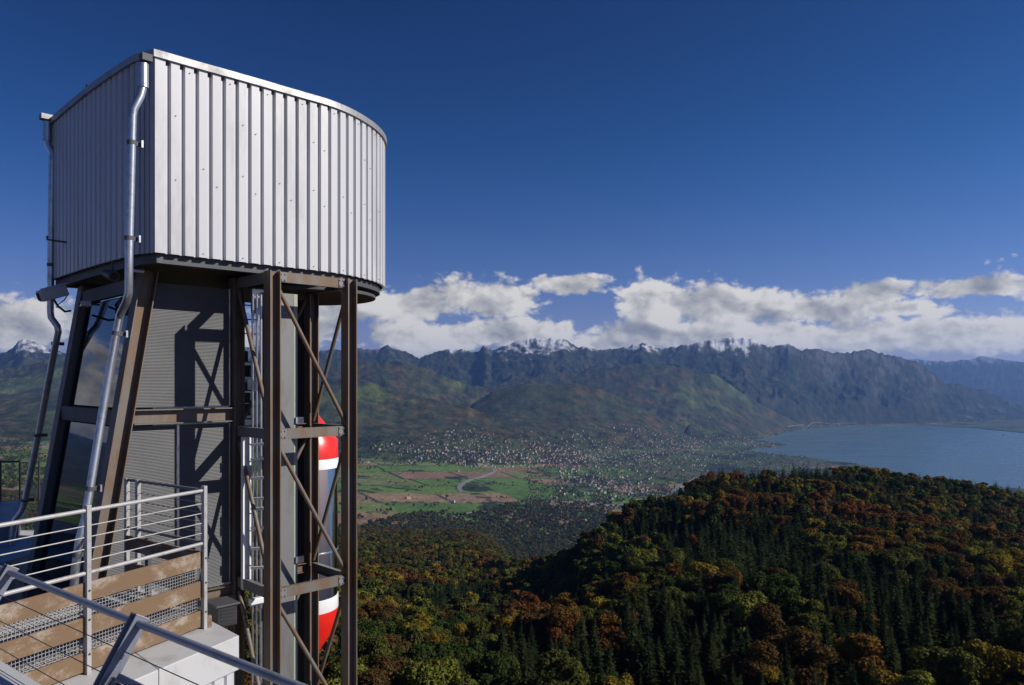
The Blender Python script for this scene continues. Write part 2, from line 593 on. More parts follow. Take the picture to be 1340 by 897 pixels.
RIDGES = [  # (points (px x, px y, distance, front length), back slope, gully strength, seed)
    ('far', [(1000, 520, 26000, 4000), (1130, 486, 26000, 4000), (1190, 470, 26500, 4500), (1240, 474, 26500, 4500), (1290, 468, 27000, 4500), (1340, 474, 27000, 4500),
             (1500, 466, 27000, 4500), (2200, 470, 27000, 4500)], .3, .5, 11),
    ('main', [(-2500, 455, 13000, 4000), (-900, 452, 13000, 4000), (-300, 470, 13000, 3500), (-60, 474, 13500, 3500), (0, 465, 13500, 3500), (16, 457, 13500, 3500), (24, 450, 13500, 3500), (30, 447, 13500, 3500), (42, 447.5, 13500, 3500), (50, 453, 13500, 3500),
              (70, 460, 13500, 3500), (110, 470, 13500, 3500), (200, 463, 14000, 3500), (300, 460, 14000, 3500), (400, 464, 14000, 3500), (440, 459, 14000, 3500),
              (466, 459, 14000, 3500), (492, 457, 14000, 3500), (508, 454.5, 14000, 3500), (530, 463, 14000, 3500), (550, 472, 14000, 3500), (572, 462, 14200, 3500),
              (598, 458, 14200, 3500), (620, 464, 14200, 3500), (628, 461, 14200, 3500), (633, 453.5, 14200, 3500), (637, 453.5, 14200, 3500), (644, 461, 14200, 3500), (657, 454, 14200, 3500), (681, 449, 14200, 3500),
              (701, 446, 14200, 3500), (737, 446, 14200, 3500), (753, 454, 14200, 3500), (773, 457, 14200, 3500), (801, 462, 14200, 3500), (821, 456, 14300, 3500),
              (841, 450, 14300, 3400), (865, 460, 14300, 3300), (900, 453, 14300, 3100), (914, 450, 14300, 3000), (952, 446, 14400, 2900), (975, 444, 14400, 2800), (1005, 456, 14400, 2500),
              (1031, 453, 14400, 2200), (1047, 461, 14400, 2000), (1069, 459, 14500, 1800), (1088, 465, 14600, 1700), (1141, 460, 14900, 1600), (1160, 468, 15000, 1600),
              (1179, 469, 15100, 1600), (1198, 476, 15200, 1600), (1221, 490, 15300, 1600), (1236, 503, 15400, 1600), (1263, 507, 15600, 1600), (1289, 512, 15900, 1600),
              (1316, 526, 16300, 1500), (1340, 533, 16500, 1500), (1400, 545, 17000, 1500), (2200, 550, 17000, 1500)], .35, .75, 23),
    ('spur', [(500, 530, 11000, 2400), (600, 512, 11000, 2400), (680, 498, 11300, 2400), (740, 490, 11500, 2400), (800, 481, 11500, 2300), (835, 476, 11500, 2200), (880, 479, 11500, 2000), (937, 493, 11500, 1500),
              (994, 529, 11700, 1200), (1040, 552, 12300, 800), (1075, 566, 12600, 500), (1090, 590, 12600, 500)], .35, .6, 37),
    ('left_back', [(-2500, 490, 9500, 3000), (-800, 480, 9500, 3000), (-200, 490, 10000, 2500), (0, 484, 10000, 2500), (40, 478, 10000, 2500), (62, 473, 10000, 2500), (200, 470, 10000, 2500), (300, 471, 10000, 2500),
                   (466, 473, 10000, 2500), (520, 475, 10000, 2500), (552, 481, 10000, 2400), (576, 492, 10000, 2200), (608, 504, 10000, 2000), (650, 522, 9800, 1800), (700, 548, 9700, 1500), (740, 575, 9700, 1500)], .4, .6, 41),
    ('hill', [(590, 552, 8800, 1300), (620, 528, 8900, 1500), (645, 512, 9000, 1600), (681, 503, 9000, 1700), (717, 503, 9000, 1700), (753, 501, 9000, 1700), (781, 508, 9000, 1600), (809, 520, 9000, 1500),
              (841, 536, 8900, 1300), (873, 554, 8800, 1000), (905, 572, 8700, 700), (930, 590, 8700, 600)], .4, .45, 53),
    ('left_front', [(-2500, 540, 6500, 2000), (-500, 530, 6500, 2000), (-100, 520, 6800, 1500), (0, 524, 7000, 1500), (60, 518, 7000, 1500), (200, 500, 7200, 1600), (300, 492, 7300, 1700), (466, 497, 7300, 1700), (520, 512, 7300, 1700), (572, 523, 7200, 1600),
                    (612, 533, 7100, 1500), (665, 553, 7000, 1200), (713, 571, 6900, 900), (755, 588, 6800, 700), (800, 610, 6800, 600)], .45, .45, 67),
    ('delta_side', [(875, 585, 9300, 500), (900, 556, 9500, 700), (925, 552, 9600, 700), (950, 560, 9600, 600), (985, 574, 9650, 400), (1000, 590, 9600, 300)], .5, .4, 71),
]
HILL_CREST = [(560, 712, 900), (640, 710, 760), (700, 707, 620), (760, 698, 500), (800, 676, 500), (850, 649, 530), (900, 626, 560), (940, 612, 590), (960, 608, 600), (1020, 607, 640), (1080, 608, 660), (1150, 613, 680),
              (1240, 626, 710), (1340, 641, 750), (1600, 700, 750), (2200, 800, 750)]
LEFT_Y = [40, 80, 126, 200, 400, 700, 1000, 1500, 2200, 2700, 3300, 6000]
LEFT_Z = [-62, -66, -68, -87, -132, -186, -240, -320, -440, -560, -720, -900]


def height(T, Y):
    """ground height at projective coordinates (x = T*Y, y = Y); also the layer index"""
    px = T * 1000 + 670
    X = T * Y
    zb = -752 + 350 * np.clip(0.3 - T, 0, 1.2)
    zb = zb + 22 * fbm(X / 1400, Y / 1400, 4, 3) * sstep(0.3 - T, 0, .12)
    zb = zb + 55 * sstep(Y, 6500, 9000) * sstep(.3 - T, 0.02, .2)
    z = zb.copy()
    lay = np.zeros(z.shape, np.int8)
    top = np.zeros(z.shape)
    g1 = ridged(X / 1500 + .35 * fbm(X / 2500, Y / 2500, 3, 91), Y / 4200, 5, 131)
    g2 = ridged(X / 620, Y / 900, 4, 151)
    for k, (nm, pts, back, gul, sd) in enumerate(RIDGES):
        yc = tab(px, pts, 1)
        D = tab(px, pts, 2)
        fl = tab(px, pts, 3)
        if nm == 'left_front' or nm == 'left_back':
            D = D * 1.0
        Hc = -(yc - 500) / 1000 * D
        ins = sstep(px, pts[0][0], pts[0][0] + 30) * (1 - sstep(px, pts[-1][0] - 30, pts[-1][0]))
        Hc = np.where(ins < 1, zb + (Hc - zb) * ins, Hc)
        d = (D - Y) / fl
        dd = np.clip(d, 0, 1.6)
        gg = (g1 * .65 + g2 * .35) * gul
        d2 = np.clip(dd * (1 - gg * 0.8 * np.clip(dd, 0, 1) ** .4 * (1 - sstep(dd, .75, 1.05))), 0, 1)
        prof = 1 - (1 - (1 - d2) ** 1.55) * 1.0
        prof = np.where(d2 >= 1, 0, prof)
        hf = zb + (Hc - zb) * prof
        hb = Hc - (Y - D) * back
        if nm in ('main', 'far', 'spur', 'left_back'):
            j = {'main': 3.2, 'far': 2.0, 'spur': 1.6, 'left_back': 2.2}[nm] * D / 1000
            jag = j * ((ridged(px / 24, Y / 900, 5, sd, .6) - .5) * 1.3)
            near_crest = np.exp(-((Y - D) / 300) ** 2)
            hf = hf + jag * near_crest
            hb = hb + jag * near_crest
        h = np.where(d >= 0, hf, hb)
        m = (h > z) & (Hc > zb + 2)
        z = np.where(m, h, z)
        lay = np.where(m & (h > zb + 12), k + 1, lay).astype(np.int8)
        top = np.where(m, np.clip((h - zb) / np.maximum(Hc - zb, 1), 0, 1), top)
    mid = 4 * top * (1 - top) * np.isin(lay, [2, 3, 4]) + 2 * top * (1 - top) * np.isin(lay, [5, 6])
    wx = X + 420 * fbm(X / 1500, Y / 1500, 3, 191)
    wy = Y + 420 * fbm(X / 1500, Y / 1500, 3, 192)
    er = (1 - ridged(wx / 1500, wy / 1900, 6, 195, .58))
    far_ = np.isin(lay, [1, 2]) * 1.0
    z = z - mid * (120 + 190 * far_) * er * np.clip((z - zb) / 300, 0, 1)
    rel = np.clip((z - zb) / 500, 0, 1.5)
    z = z + rel * ((20 + 26 * far_) * fbm(X / 420, Y / 420, 5, 171, .6) + (8 + 16 * far_) * ridged(X / 230, Y / 230, 4, 181))
    lake = in_lake(X, Y)
    z = np.where(lake & (lay != 6), LAKE_Z - 25, z)
    # near wooded hill
    cy = tab(px, HILL_CREST, 1)
    cD = tab(px, HILL_CREST, 2)
    cz = -(cy - 500) / 1000 * cD - 17
    f = np.clip((Y - 100) / (cD - 100), 0, 1)
    hz = -70 + (cz + 70) * sstep(f, 0, 1) - 9 * np.sin(np.pi * np.clip(f, 0, 1)) ** 2
    q = np.maximum(Y - cD, 0)
    hz = hz - q * .42 - np.minimum(q, 300) ** 2 * .0006
    lz = np.interp(Y, LEFT_Y, LEFT_Z)
    w = sstep(px, 610, 805)
    nz = lz * (1 - w) + hz * w
    bump = 7 * fbm(X / 130, Y / 130, 4, 5) * sstep(Y, 90, 220)
    near = nz + bump
    m = near > z
    z = np.where(m, near, z)
    lay = np.where(m, 20, lay).astype(np.int8)
    return z, lay, top, lake


# sample grid
t_in = np.linspace(-0.70, 0.70, 1240)
t_l = -0.70 - np.cumsum(np.linspace(0.004, 0.03, 110))
t_r = 0.70 + np.cumsum(np.linspace(0.004, 0.03, 40))
TT = np.concatenate([t_l[::-1], t_in, t_r])
YY = np.concatenate([np.geomspace(45, 900, 120), np.geomspace(910, 4200, 150), np.geomspace(4220, 17500, 520), np.geomspace(17600, 30000, 60)])
gT, gY = np.meshgrid(TT, YY)
squash = np.sqrt(1 + .7 ** 2) / np.sqrt(1 + np.maximum(np.abs(gT), .7) ** 2)
gY = gY * squash
gX = gT * gY
gZ, gL, gTop, gLake = height(gT, gY)


def ground_at(T, Y):
    """bilinear lookup in the grid"""
    T = np.asarray(T, float)
    Y = np.asarray(Y, float)
    Yq = Y / (np.sqrt(1 + .7 ** 2) / np.sqrt(1 + np.maximum(np.abs(T), .7) ** 2))
    i = np.interp(T, TT, np.arange(len(TT)))
    j = np.interp(Yq, YY, np.arange(len(YY)))
    i0 = np.clip(i.astype(int), 0, len(TT) - 2)
    j0 = np.clip(j.astype(int), 0, len(YY) - 2)
    a = i - i0
    b = j - j0
    return (gZ[j0, i0] * (1 - a) * (1 - b) + gZ[j0, i0 + 1] * a * (1 - b) + gZ[j0 + 1, i0] * (1 - a) * b + gZ[j0 + 1, i0 + 1] * a * b)


def drop(px_, py_, min_y=0):
    """world points where the view rays through these photo pixels meet the ground (nan: sky or water)"""
    px_ = np.atleast_1d(np.asarray(px_, float))
    py_ = np.atleast_1d(np.asarray(py_, float))
    T = (px_ - 670) / 1000
    S = -(py_ - 500) / 1000
    i = np.clip(np.round(np.interp(T, TT, np.arange(len(TT)))).astype(int), 0, len(TT) - 1)
    out = np.full((len(px_), 4), np.nan)
    for k in range(len(px_)):
        zc = gZ[:, i[k]]
        yc = gY[:, i[k]]
        hit = np.nonzero((S[k] * yc <= zc) & (yc > min_y))[0]
        if len(hit):
            j = hit[0]
            if j == 0:
                y = yc[0]
            else:
                e0 = S[k] * yc[j - 1] - zc[j - 1]
                e1 = S[k] * yc[j] - zc[j]
                y = yc[j - 1] + (yc[j] - yc[j - 1]) * (e0 / (e0 - e1) if e0 > 0 else 0)
            if not gLake[j, i[k]]:
                out[k] = (T[k] * y, y, ground_at(T[k], y), gL[j, i[k]])
    return out


def terrain_colours():
    X, Y, Z = gX, gY, gZ
    px = gT * 1000 + 670
    forest = np.array([0.022, 0.028, 0.013])
    autumn = np.array([0.044, 0.032, 0.015])
    meadow = np.array([0.054, 0.072, 0.022])
    rock = np.array([0.125, 0.125, 0.128])
    snow = np.array([0.80, 0.81, 0.84])
    town = np.array([0.045, 0.056, 0.026])
    n_a = fbm(X / 300, Y / 300, 4, 201)
    n_b = fbm(X / 1100, Y / 1100, 4, 211)
    n_c = fbm(X / 90, Y / 90, 3, 221)
    C = forest + (autumn - forest) * sstep(n_a + .6 * n_c, -.25, .55)[..., None]
    # mountain meadows
    mm = sstep(n_b + .45 * n_a + .25 * fbm(X / 170, Y / 170, 3, 281), .22, .30) * (gL > 0) * (gL < 20) * sstep(-Z, -520, -100)
    mm = np.where(gL == 2, mm * .12, mm) * .7
    C = C + (meadow * .8 - C) * mm[..., None]
    n_f = fbm(X / 170, Y / 170, 4, 271, .6)
    hl = np.isin(gL, [3, 4, 5, 6, 7])
    C = np.where(hl[..., None], C * 1.6 * (1 + .9 * n_f[..., None] + .5 * n_c[..., None]), C)
    C = np.where(np.isin(gL, [1, 2])[..., None], C * np.array([.95, 1.15, 1.25]) * (1 + .8 * n_c[..., None] + .5 * n_a[..., None]), C)  # far ranges tinted bluer, distance haze put into the colour
    # rock and snow high up
    sl = np.zeros_like(Z)
    sl[1:-1] = np.abs(Z[2:] - Z[:-2]) / np.maximum(gY[2:] - gY[:-2], 1)
    rk = sstep(Z + 200 * n_a + 160 * n_b + 200 * n_f, 420, 760) * .6
    rk = np.maximum(rk, .7 * sstep(sl + .5 * n_f, 1.0, 1.5) * sstep(Z, -500, -100) * (gL == 2))
    rk = np.maximum(rk, .6 * sstep(n_a * .8 - .4 * n_b + .7 * n_f, .42, .65) * (gL == 2) * sstep(px, 1040, 1120))
    rk = np.where(gL == 1, rk * .3, rk)  # less rock contrast on the farthest range, its haze put into the colour
    C = C + (rock - C) * rk[..., None]
    high = np.exp(-((px - 700) / 75) ** 2) + np.exp(-((px - 965) / 55) ** 2) + np.exp(-((px - 40) / 45) ** 2) * 1.3 + .45 * np.exp(-((px - 590) / 30) ** 2) + .7 * np.exp(-((px - 830) / 40) ** 2)
    sn = sstep(Z + 110 * n_a + 190 * (np.minimum(high, 1.05) - 1) + 330 * n_f - 120 * np.clip(sl - .4, 0, 1.5), 500, 660) * (gL == 2)
    sn = np.maximum(sn, .45 * sstep(Z + 300 * n_a + 300 * n_f, 600, 950) * (gL == 1))
    C = C + (snow - C) * (sn * .68)[..., None]
    # valley: fields
    val = (gL == 0) | ((gL == 20) & (Y > 2600))
    ca, sa = math.cos(.5), math.sin(.5)
    fx = (X * ca + Y * sa) / 420 + .09 * fbm(X / 500, Y / 500, 2, 231)
    fy = (-X * sa + Y * ca) / 300 + .09 * fbm(X / 500, Y / 500, 2, 241)
    fx = fx + .4 * (_hash(np.floor(fy), np.floor(fy) * 0, 9) - .5)
    cid = _hash(np.floor(fx), np.floor(fy), 77)
    pal = np.array([[.070, .125, .026], [.085, .135, .030], [.060, .105, .026], [.16, .105, .062], [.075, .13, .03], [.11, .13, .045], [.19, .125, .078], [.09, .14, .03]])
    fc = pal[(cid * 7.999).astype(int)] * 1.1
    fc = fc * (1 + .18 * n_c[..., None])
    hedge = (np.minimum(fx - np.floor(fx), fy - np.floor(fy)) < .05) & (cid > .45)
    fc = np.where(hedge[..., None], forest * 1.1, fc)
    tw = .75 * sstep(fbm(X / 700, Y / 700, 4, 251) + .3 * n_c + sstep(px, 660, 820) * .35 + sstep(Y, 5200, 6200) * .5 - .35, 0, .25)
    fc = fc + (town * (1 + .5 * n_c[..., None]) - fc) * tw[..., None]
    wood = sstep(fbm(X / 520, Y / 520, 4, 261) + .25 * n_c + .25 * sstep(-Y, -3500, -3000) - .1 * (px < 740), .17, .25)
    fc = fc + (forest * 1.15 - fc) * wood[..., None]
    C = np.where(val[..., None], fc * 1.15, C)
    # near hill: forest floor
    C = np.where(((gL == 20) & (Y <= 2600))[..., None], np.array([0.035, 0.028, 0.015]) * (1 + .3 * n_c[..., None]), C)
    # lower hills: more open pasture
    lowhill = ((gL == 6) | (gL == 5)) & (gTop < .55)
    ml = sstep(n_b + .5 * n_a + .3 * n_f - gTop * .3, .04, .13) * lowhill
    C = C + (meadow * .95 - C) * (ml * .85)[..., None]
    ex = np.exp(-(((px - 700) / 40) ** 2 + ((gTop - .75) / .25) ** 2)) * (gL == 5)
    C = C + (meadow * .9 - C) * np.clip(ex * 1.2 * (n_a > -.1), 0, 1)[..., None]
    return np.clip(C, 0.005, 1)


def ground_material():
    m, t, b = new_mat('landscape')
    at = t.n('ShaderNodeVertexColor', layer_name='cover')
    tc = t.n('ShaderNodeTexCoord')
    n1 = t.noise(tc.outputs['Object'], 1 / 28, 3, 0.65)
    n2 = t.noise(tc.outputs['Object'], 1 / 130, 4, 0.6)
    f = t.math('ADD', t.math('MULTIPLY', t.math('SUBTRACT', n1, .5), 1.5), t.math('MULTIPLY', t.math('SUBTRACT', n2, .5), 1.0))
    g = t.math('ADD', 1.0, f, clamp=False)
    g = t.math('MAXIMUM', g, 0.25)
    sc_ = t.n('ShaderNodeVectorMath', operation='SCALE')
    t.L.new(at.outputs['Color'], sc_.inputs[0])
    t.L.new(g, sc_.inputs['Scale'])
    t.L.new(sc_.outputs[0], b.inputs['Base Color'])
    b.inputs['Roughness'].default_value = 0.95
    b.inputs['Specular IOR Level'].default_value = 0.1
    bp = t.n('ShaderNodeBump')
    bp.inputs['Strength'].default_value = 0.9
    bp.inputs['Distance'].default_value = 9.0
    t.L.new(n1, bp.inputs['Height'])
    t.L.new(bp.outputs[0], b.inputs['Normal'])
    return m


M['land'] = ground_material()


def build_terrain():
    C = terrain_colours()
    nr, nc = gZ.shape
    idx = np.arange(nr * nc).reshape(nr, nc)
    quads = np.stack([idx[:-1, :-1], idx[:-1, 1:], idx[1:, 1:], idx[1:, :-1]], -1).reshape(-1, 4)
    lay = gL[:-1, :-1].reshape(-1)
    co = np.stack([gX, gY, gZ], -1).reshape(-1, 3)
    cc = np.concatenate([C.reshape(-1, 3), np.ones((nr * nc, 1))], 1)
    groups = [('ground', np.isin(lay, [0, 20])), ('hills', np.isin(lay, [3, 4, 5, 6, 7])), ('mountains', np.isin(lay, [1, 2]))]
    for name, sel in groups:
        q = quads[sel]
        used, inv = np.unique(q, return_inverse=True)
        q = inv.reshape(-1, 4)
        me = bpy.data.meshes.new(name)
        me.vertices.add(len(used))
        me.vertices.foreach_set('co', co[used].astype(np.float32).ravel())
        me.loops.add(q.size)
        me.loops.foreach_set('vertex_index', q.astype(np.int32).ravel())
        me.polygons.add(len(q))
        me.polygons.foreach_set('loop_start', np.arange(0, q.size, 4, dtype=np.int32))
        me.polygons.foreach_set('use_smooth', np.ones(len(q), bool))
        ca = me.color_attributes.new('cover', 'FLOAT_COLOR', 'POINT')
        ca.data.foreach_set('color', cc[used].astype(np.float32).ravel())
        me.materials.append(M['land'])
        me.update()
        me.validate()
        o = bpy.data.objects.new(name, me)
        col.objects.link(o)
        lab = {'ground': 'valley floor with fields and the wooded near hill', 'hills': 'forested foothills rising behind the town', 'mountains': 'snow dusted mountain range beneath the clouds'}[name]
        tag(o, lab, None, None, 'structure')


build_terrain()


def build_lake():
    m, t, b = new_mat('lake_water')
    tc = t.n('ShaderNodeTexCoord')
    v = t.vmath('MULTIPLY', tc.outputs['Object'], (1 / 900, 1 / 160, 1))
    n = t.noise(v, 1.0, 5, 0.6)
    c = t.mix(t.smooth(n, .3, .7), (0.080, 0.142, 0.165), (0.105, 0.170, 0.188))
    t.L.new(c, b.inputs['Base Color'])
    t.put(b.inputs['Roughness'], t.smooth(n, .3, .7, .22, .34))
    b.inputs['IOR'].default_value = 1.33
    w = t.noise(t.vmath('MULTIPLY', tc.outputs['Object'], (1 / 14, 1 / 8, 1)), 1.0, 3, .6)
    bp = t.n('ShaderNodeBump')
    bp.inputs['Strength'].default_value = .5
    bp.inputs['Distance'].default_value = 1.0
    t.L.new(w, bp.inputs['Height'])
    t.L.new(bp.outputs[0], b.inputs['Normal'])
    xs = np.linspace(1500, 26000, 30)
    ys = np.linspace(1500, 17500, 30)
    vs = [(x, y, LAKE_Z) for y in ys for x in xs]
    fs = [(j * 30 + i, j * 30 + i + 1, (j + 1) * 30 + i + 1, (j + 1) * 30 + i) for j in range(29) for i in range(29)]
    o = link_mesh('lake', vs, fs, m)
    tag(o, 'blue lake reaching to the far shore', None, None, 'structure')


build_lake()

# ------------------------------------------------------------------ trees
def leaf_material(name, per_instance):
    m, t, b = new_mat(name)
    nt = m.node_tree
    nt.nodes.remove(b)
    out = nt.nodes['Material Output']
    if per_instance:
        at = t.n('ShaderNodeAttribute', attribute_type='INSTANCER', attribute_name='tint')
        c = at.outputs['Color']
    else:
        c = t.n('ShaderNodeObjectInfo').outputs['Color']
    tc = t.n('ShaderNodeTexCoord')
    n = t.noise(tc.outputs['Object'], 0.55, 3, 0.6)
    n2 = t.noise(tc.outputs['Object'], 2.4, 2, 0.6)
    g = t.math('ADD', t.math('MULTIPLY', t.smooth(n, .3, .7), .7), t.math('MULTIPLY', n2, .5))
    g = t.math('ADD', g, .35)
    s = t.n('ShaderNodeVectorMath', operation='SCALE')
    t.L.new(c, s.inputs[0])
    t.L.new(g, s.inputs['Scale'])
    d = t.n('ShaderNodeBsdfDiffuse')
    t.L.new(s.outputs[0], d.inputs[0])
    tr = t.n('ShaderNodeBsdfTranslucent')
    t.L.new(s.outputs[0], tr.inputs[0])
    mx = t.n('ShaderNodeMixShader')
    mx.inputs[0].default_value = 0.22
    t.L.new(d.outputs[0], mx.inputs[1])
    t.L.new(tr.outputs[0], mx.inputs[2])
    t.L.new(mx.outputs[0], out.inputs[0])
    return m


M['leaf'] = leaf_material('foliage', False)
M['leaf_far'] = leaf_material('forest_foliage', True)


def quads_mesh(name, C, A, B, mat):
    """one quad per row: centre C, half axes A and B"""
    n = len(C)
    v = np.stack([C - A - B, C + A - B, C + A + B, C - A + B], 1).reshape(-1, 3)
    me = bpy.data.meshes.new(name)
    me.vertices.add(4 * n)
    me.vertices.foreach_set('co', v.astype(np.float32).ravel())
    me.loops.add(4 * n)
    me.loops.foreach_set('vertex_index', np.arange(4 * n, dtype=np.int32))
    me.polygons.add(n)
    me.polygons.foreach_set('loop_start', np.arange(0, 4 * n, 4, dtype=np.int32))
    me.materials.append(mat)
    me.update()
    return me


def unit(v):
    return v / np.maximum(np.linalg.norm(v, axis=1, keepdims=True), 1e-9)


def broadleaf_crown(seed, H, n, size, mat):
    r = np.random.default_rng(seed)
    nl = r.integers(9, 15)
    W = H * r.uniform(.27, .36)
    lobes = []
    for k in range(nl):
        a = r.uniform(0, 2 * np.pi)
        h = r.uniform(.36, .9)
        rad = W * (1 - abs(h - .55) * 1.1) * r.uniform(.35, .95)
        lobes.append((math.cos(a) * rad, math.sin(a) * rad, h * H, W * r.uniform(.30, .52), W * r.uniform(.30, .46)))
    lobes.append((0, 0, .80 * H, W * .5, W * .48))
    w = np.array([l[3] ** 2 for l in lobes])
    pick = r.choice(len(lobes), n, p=w / w.sum())
    L = np.array(lobes)[pick]
    d = unit(r.normal(size=(n, 3)))
    d[:, 2] = np.where(d[:, 2] < -.45, -d[:, 2], d[:, 2])
    rad = r.uniform(.0, 1, n) ** .28
    rad = rad * (1 + .22 * np.sin(d[:, 0] * 6 + seed) * np.sin(d[:, 1] * 7 + pick) * np.cos(d[:, 2] * 5))
    C = L[:, :3] + d * rad[:, None] * np.stack([L[:, 3], L[:, 3], L[:, 4]], 1)
    nrm = unit(d + r.normal(size=(n, 3)) * .55)
    A = unit(np.cross(nrm, r.normal(size=(n, 3))))
    B = np.cross(nrm, A)
    s = size * r.uniform(.6, 1.35, (n, 1))
    return quads_mesh('broadleaf_crown', C, A * s, B * s * .8, mat)


def spruce_crown(seed, H, n_tier, per, mat, seg=3, wid=.16):
    r = np.random.default_rng(seed)
    W = H * r.uniform(.18, .25)
    C, A, B = [], [], []
    for k in range(n_tier):
        f = k / n_tier
        z = H * (.10 + .88 * f)
        rad = W * (1 - f) ** .85 * r.uniform(.8, 1.12) + .12
        m = max(4, int(per * (1 - .5 * f)))
        a0 = r.uniform(0, 6.28)
        for j in range(m):
            a = a0 + 2 * np.pi * (j + r.uniform(-.3, .3)) / m
            rr = rad * r.uniform(.75, 1.15)
            dr = r.uniform(.25, .55)
            ca, sa = math.cos(a), math.sin(a)
            for q in range(seg):
                q0 = (q + .15) / seg
                q1 = (q + 1.1) / seg
                mid = (q0 + q1) / 2
                hw = rr * wid * (1.25 - .75 * mid) + .10
                p0 = np.array([ca * rr * q0, sa * rr * q0, z - dr * rr * q0 ** 1.2])
                p1 = np.array([ca * rr * q1, sa * rr * q1, z - dr * rr * q1 ** 1.2 + .12 * rr * (q1 ** 3)])
                tl = r.uniform(-.6, .6)
                C.append((p0 + p1) / 2)
                A.append((p1 - p0) / 2)
                B.append(np.array([-sa * math.cos(tl), ca * math.cos(tl), math.sin(tl)]) * hw)
    return quads_mesh('spruce_crown', np.array(C), np.array(A), np.array(B), mat)


def trunk_mesh(seed, H, kind):
    r = random.Random(seed)
    mb = MB()
    if kind == 'spruce':
        mb.tube([(0, 0, -1), (0.05, 0, H * .3), (0, .05, H * .7), (0, 0, H * .985)], [H * .013, H * .010, H * .006, .02], 7)
    else:
        mb.tube([(0, 0, -1), (.1, .1, H * .25), (-.1, .15, H * .5), (.1, 0, H * .8)], [H * .019, H * .016, H * .010, .03], 8)
        for k in range(7):
            a = k * 2.4 + r.random()
            h = H * (.26 + .07 * k)
            l = H * r.uniform(.16, .25)
            mb.tube([(0, 0, h), (math.cos(a) * l * .5, math.sin(a) * l * .5, h + l * .45), (math.cos(a) * l, math.sin(a) * l, h + l * .8)],
                    [H * .008, H * .005, .03], 5)
    me = bpy.data.meshes.new('trunk')
    me.from_pydata([tuple(v) for v in mb.v], [], mb.f)
    me.materials.append(M['bark'])
    return me


BROAD = [(broadleaf_crown(300 + k, 20, 11000, .205, M['leaf']), trunk_mesh(k, 20, 'broad')) for k in range(7)]
SPRUCE = [(spruce_crown(400 + k, 25, 34, 12, M['leaf']), trunk_mesh(40 + k, 25, 'spruce')) for k in range(5)]

proto = bpy.data.collections.new('forest_prototypes')     # never linked to the scene: only instanced by the forest masses


def proto_collection(name, meshes):
    c = bpy.data.collections.new(name)
    for k, me in enumerate(meshes):
        o = bpy.data.objects.new('%s_%s' % (name, 'abcdefgh'[k]), me)
        c.objects.link(o)
    return c


PC = {
    'spruce': proto_collection('spruce_kind', [spruce_crown(500 + k, 25, 20, 8, M['leaf_far'], 2, .24) for k in range(4)]),
    'broad': proto_collection('broadleaf_kind', [broadleaf_crown(600 + k, 20, 2000, .42, M['leaf_far']) for k in range(5)]),
    'clump': proto_collection('clump_kind', [broadleaf_crown(700 + k, 16, 130, 1.5, M['leaf_far']) for k in range(5)]),
}


def scatter(name, label, pts, scales, tints, coll, nkind, kind='stuff', seed=1):
    r = np.random.default_rng(seed)
    me = bpy.data.meshes.new(name)
    n = len(pts)
    me.vertices.add(n)
    me.vertices.foreach_set('co', np.asarray(pts, np.float32).ravel())
    a = me.attributes.new('size', 'FLOAT', 'POINT')
    a.data.foreach_set('value', np.asarray(scales, np.float32))
    a = me.attributes.new('turn', 'FLOAT', 'POINT')
    a.data.foreach_set('value', r.uniform(0, 6.28, n).astype(np.float32))
    a = me.attributes.new('which', 'INT', 'POINT')
    a.data.foreach_set('value', r.integers(0, nkind, n).astype(np.int32))
    a = me.attributes.new('tint', 'FLOAT_VECTOR', 'POINT')
    a.data.foreach_set('vector', np.asarray(tints, np.float32).ravel())
    me.update()
    o = bpy.data.objects.new(name, me)
    col.objects.link(o)
    tag(o, label, None, None, kind)
    g = bpy.data.node_groups.new(name, 'GeometryNodeTree')
    g.interface.new_socket('Geometry', in_out='INPUT', socket_type='NodeSocketGeometry')
    g.interface.new_socket('Geometry', in_out='OUTPUT', socket_type='NodeSocketGeometry')
    nd = g.nodes
    i = nd.new('NodeGroupInput')
    out = nd.new('NodeGroupOutput')
    ip = nd.new('GeometryNodeInstanceOnPoints')
    ci = nd.new('GeometryNodeCollectionInfo')
    ci.inputs['Collection'].default_value = coll
    ci.inputs['Separate Children'].default_value = True
    ci.inputs['Reset Children'].default_value = True

    def att(nm, ty):
        k = nd.new('GeometryNodeInputNamedAttribute')
        k.data_type = ty
        k.inputs['Name'].default_value = nm
        return k.outputs['Attribute']
    cx = nd.new('ShaderNodeCombineXYZ')
    g.links.new(att('turn', 'FLOAT'), cx.inputs[2])
    g.links.new(i.outputs[0], ip.inputs['Points'])
    g.links.new(ci.outputs[0], ip.inputs['Instance'])
    ip.inputs['Pick Instance'].default_value = True
    g.links.new(att('which', 'INT'), ip.inputs['Instance Index'])
    g.links.new(cx.outputs[0], ip.inputs['Rotation'])
    g.links.new(att('size', 'FLOAT'), ip.inputs['Scale'])
    g.links.new(ip.outputs[0], out.inputs[0])
    md = o.modifiers.new('forest', 'NODES')
    md.node_group = g
    return o


PALETTE = [  # broadleaf: (name, albedo, weight)
    ('rust red', (0.146, 0.060, 0.019), 1.5), ('orange brown', (0.172, 0.093, 0.022), 2.6), ('dark brown', (0.098, 0.060, 0.022), 2.7),
    ('golden yellow', (0.216, 0.155, 0.025), 1.0), ('olive green', (0.089, 0.093, 0.022), 5.4), ('yellow green', (0.146, 0.152, 0.028), 1.8), ('deep green', (0.049, 0.071, 0.019), 3.0)]


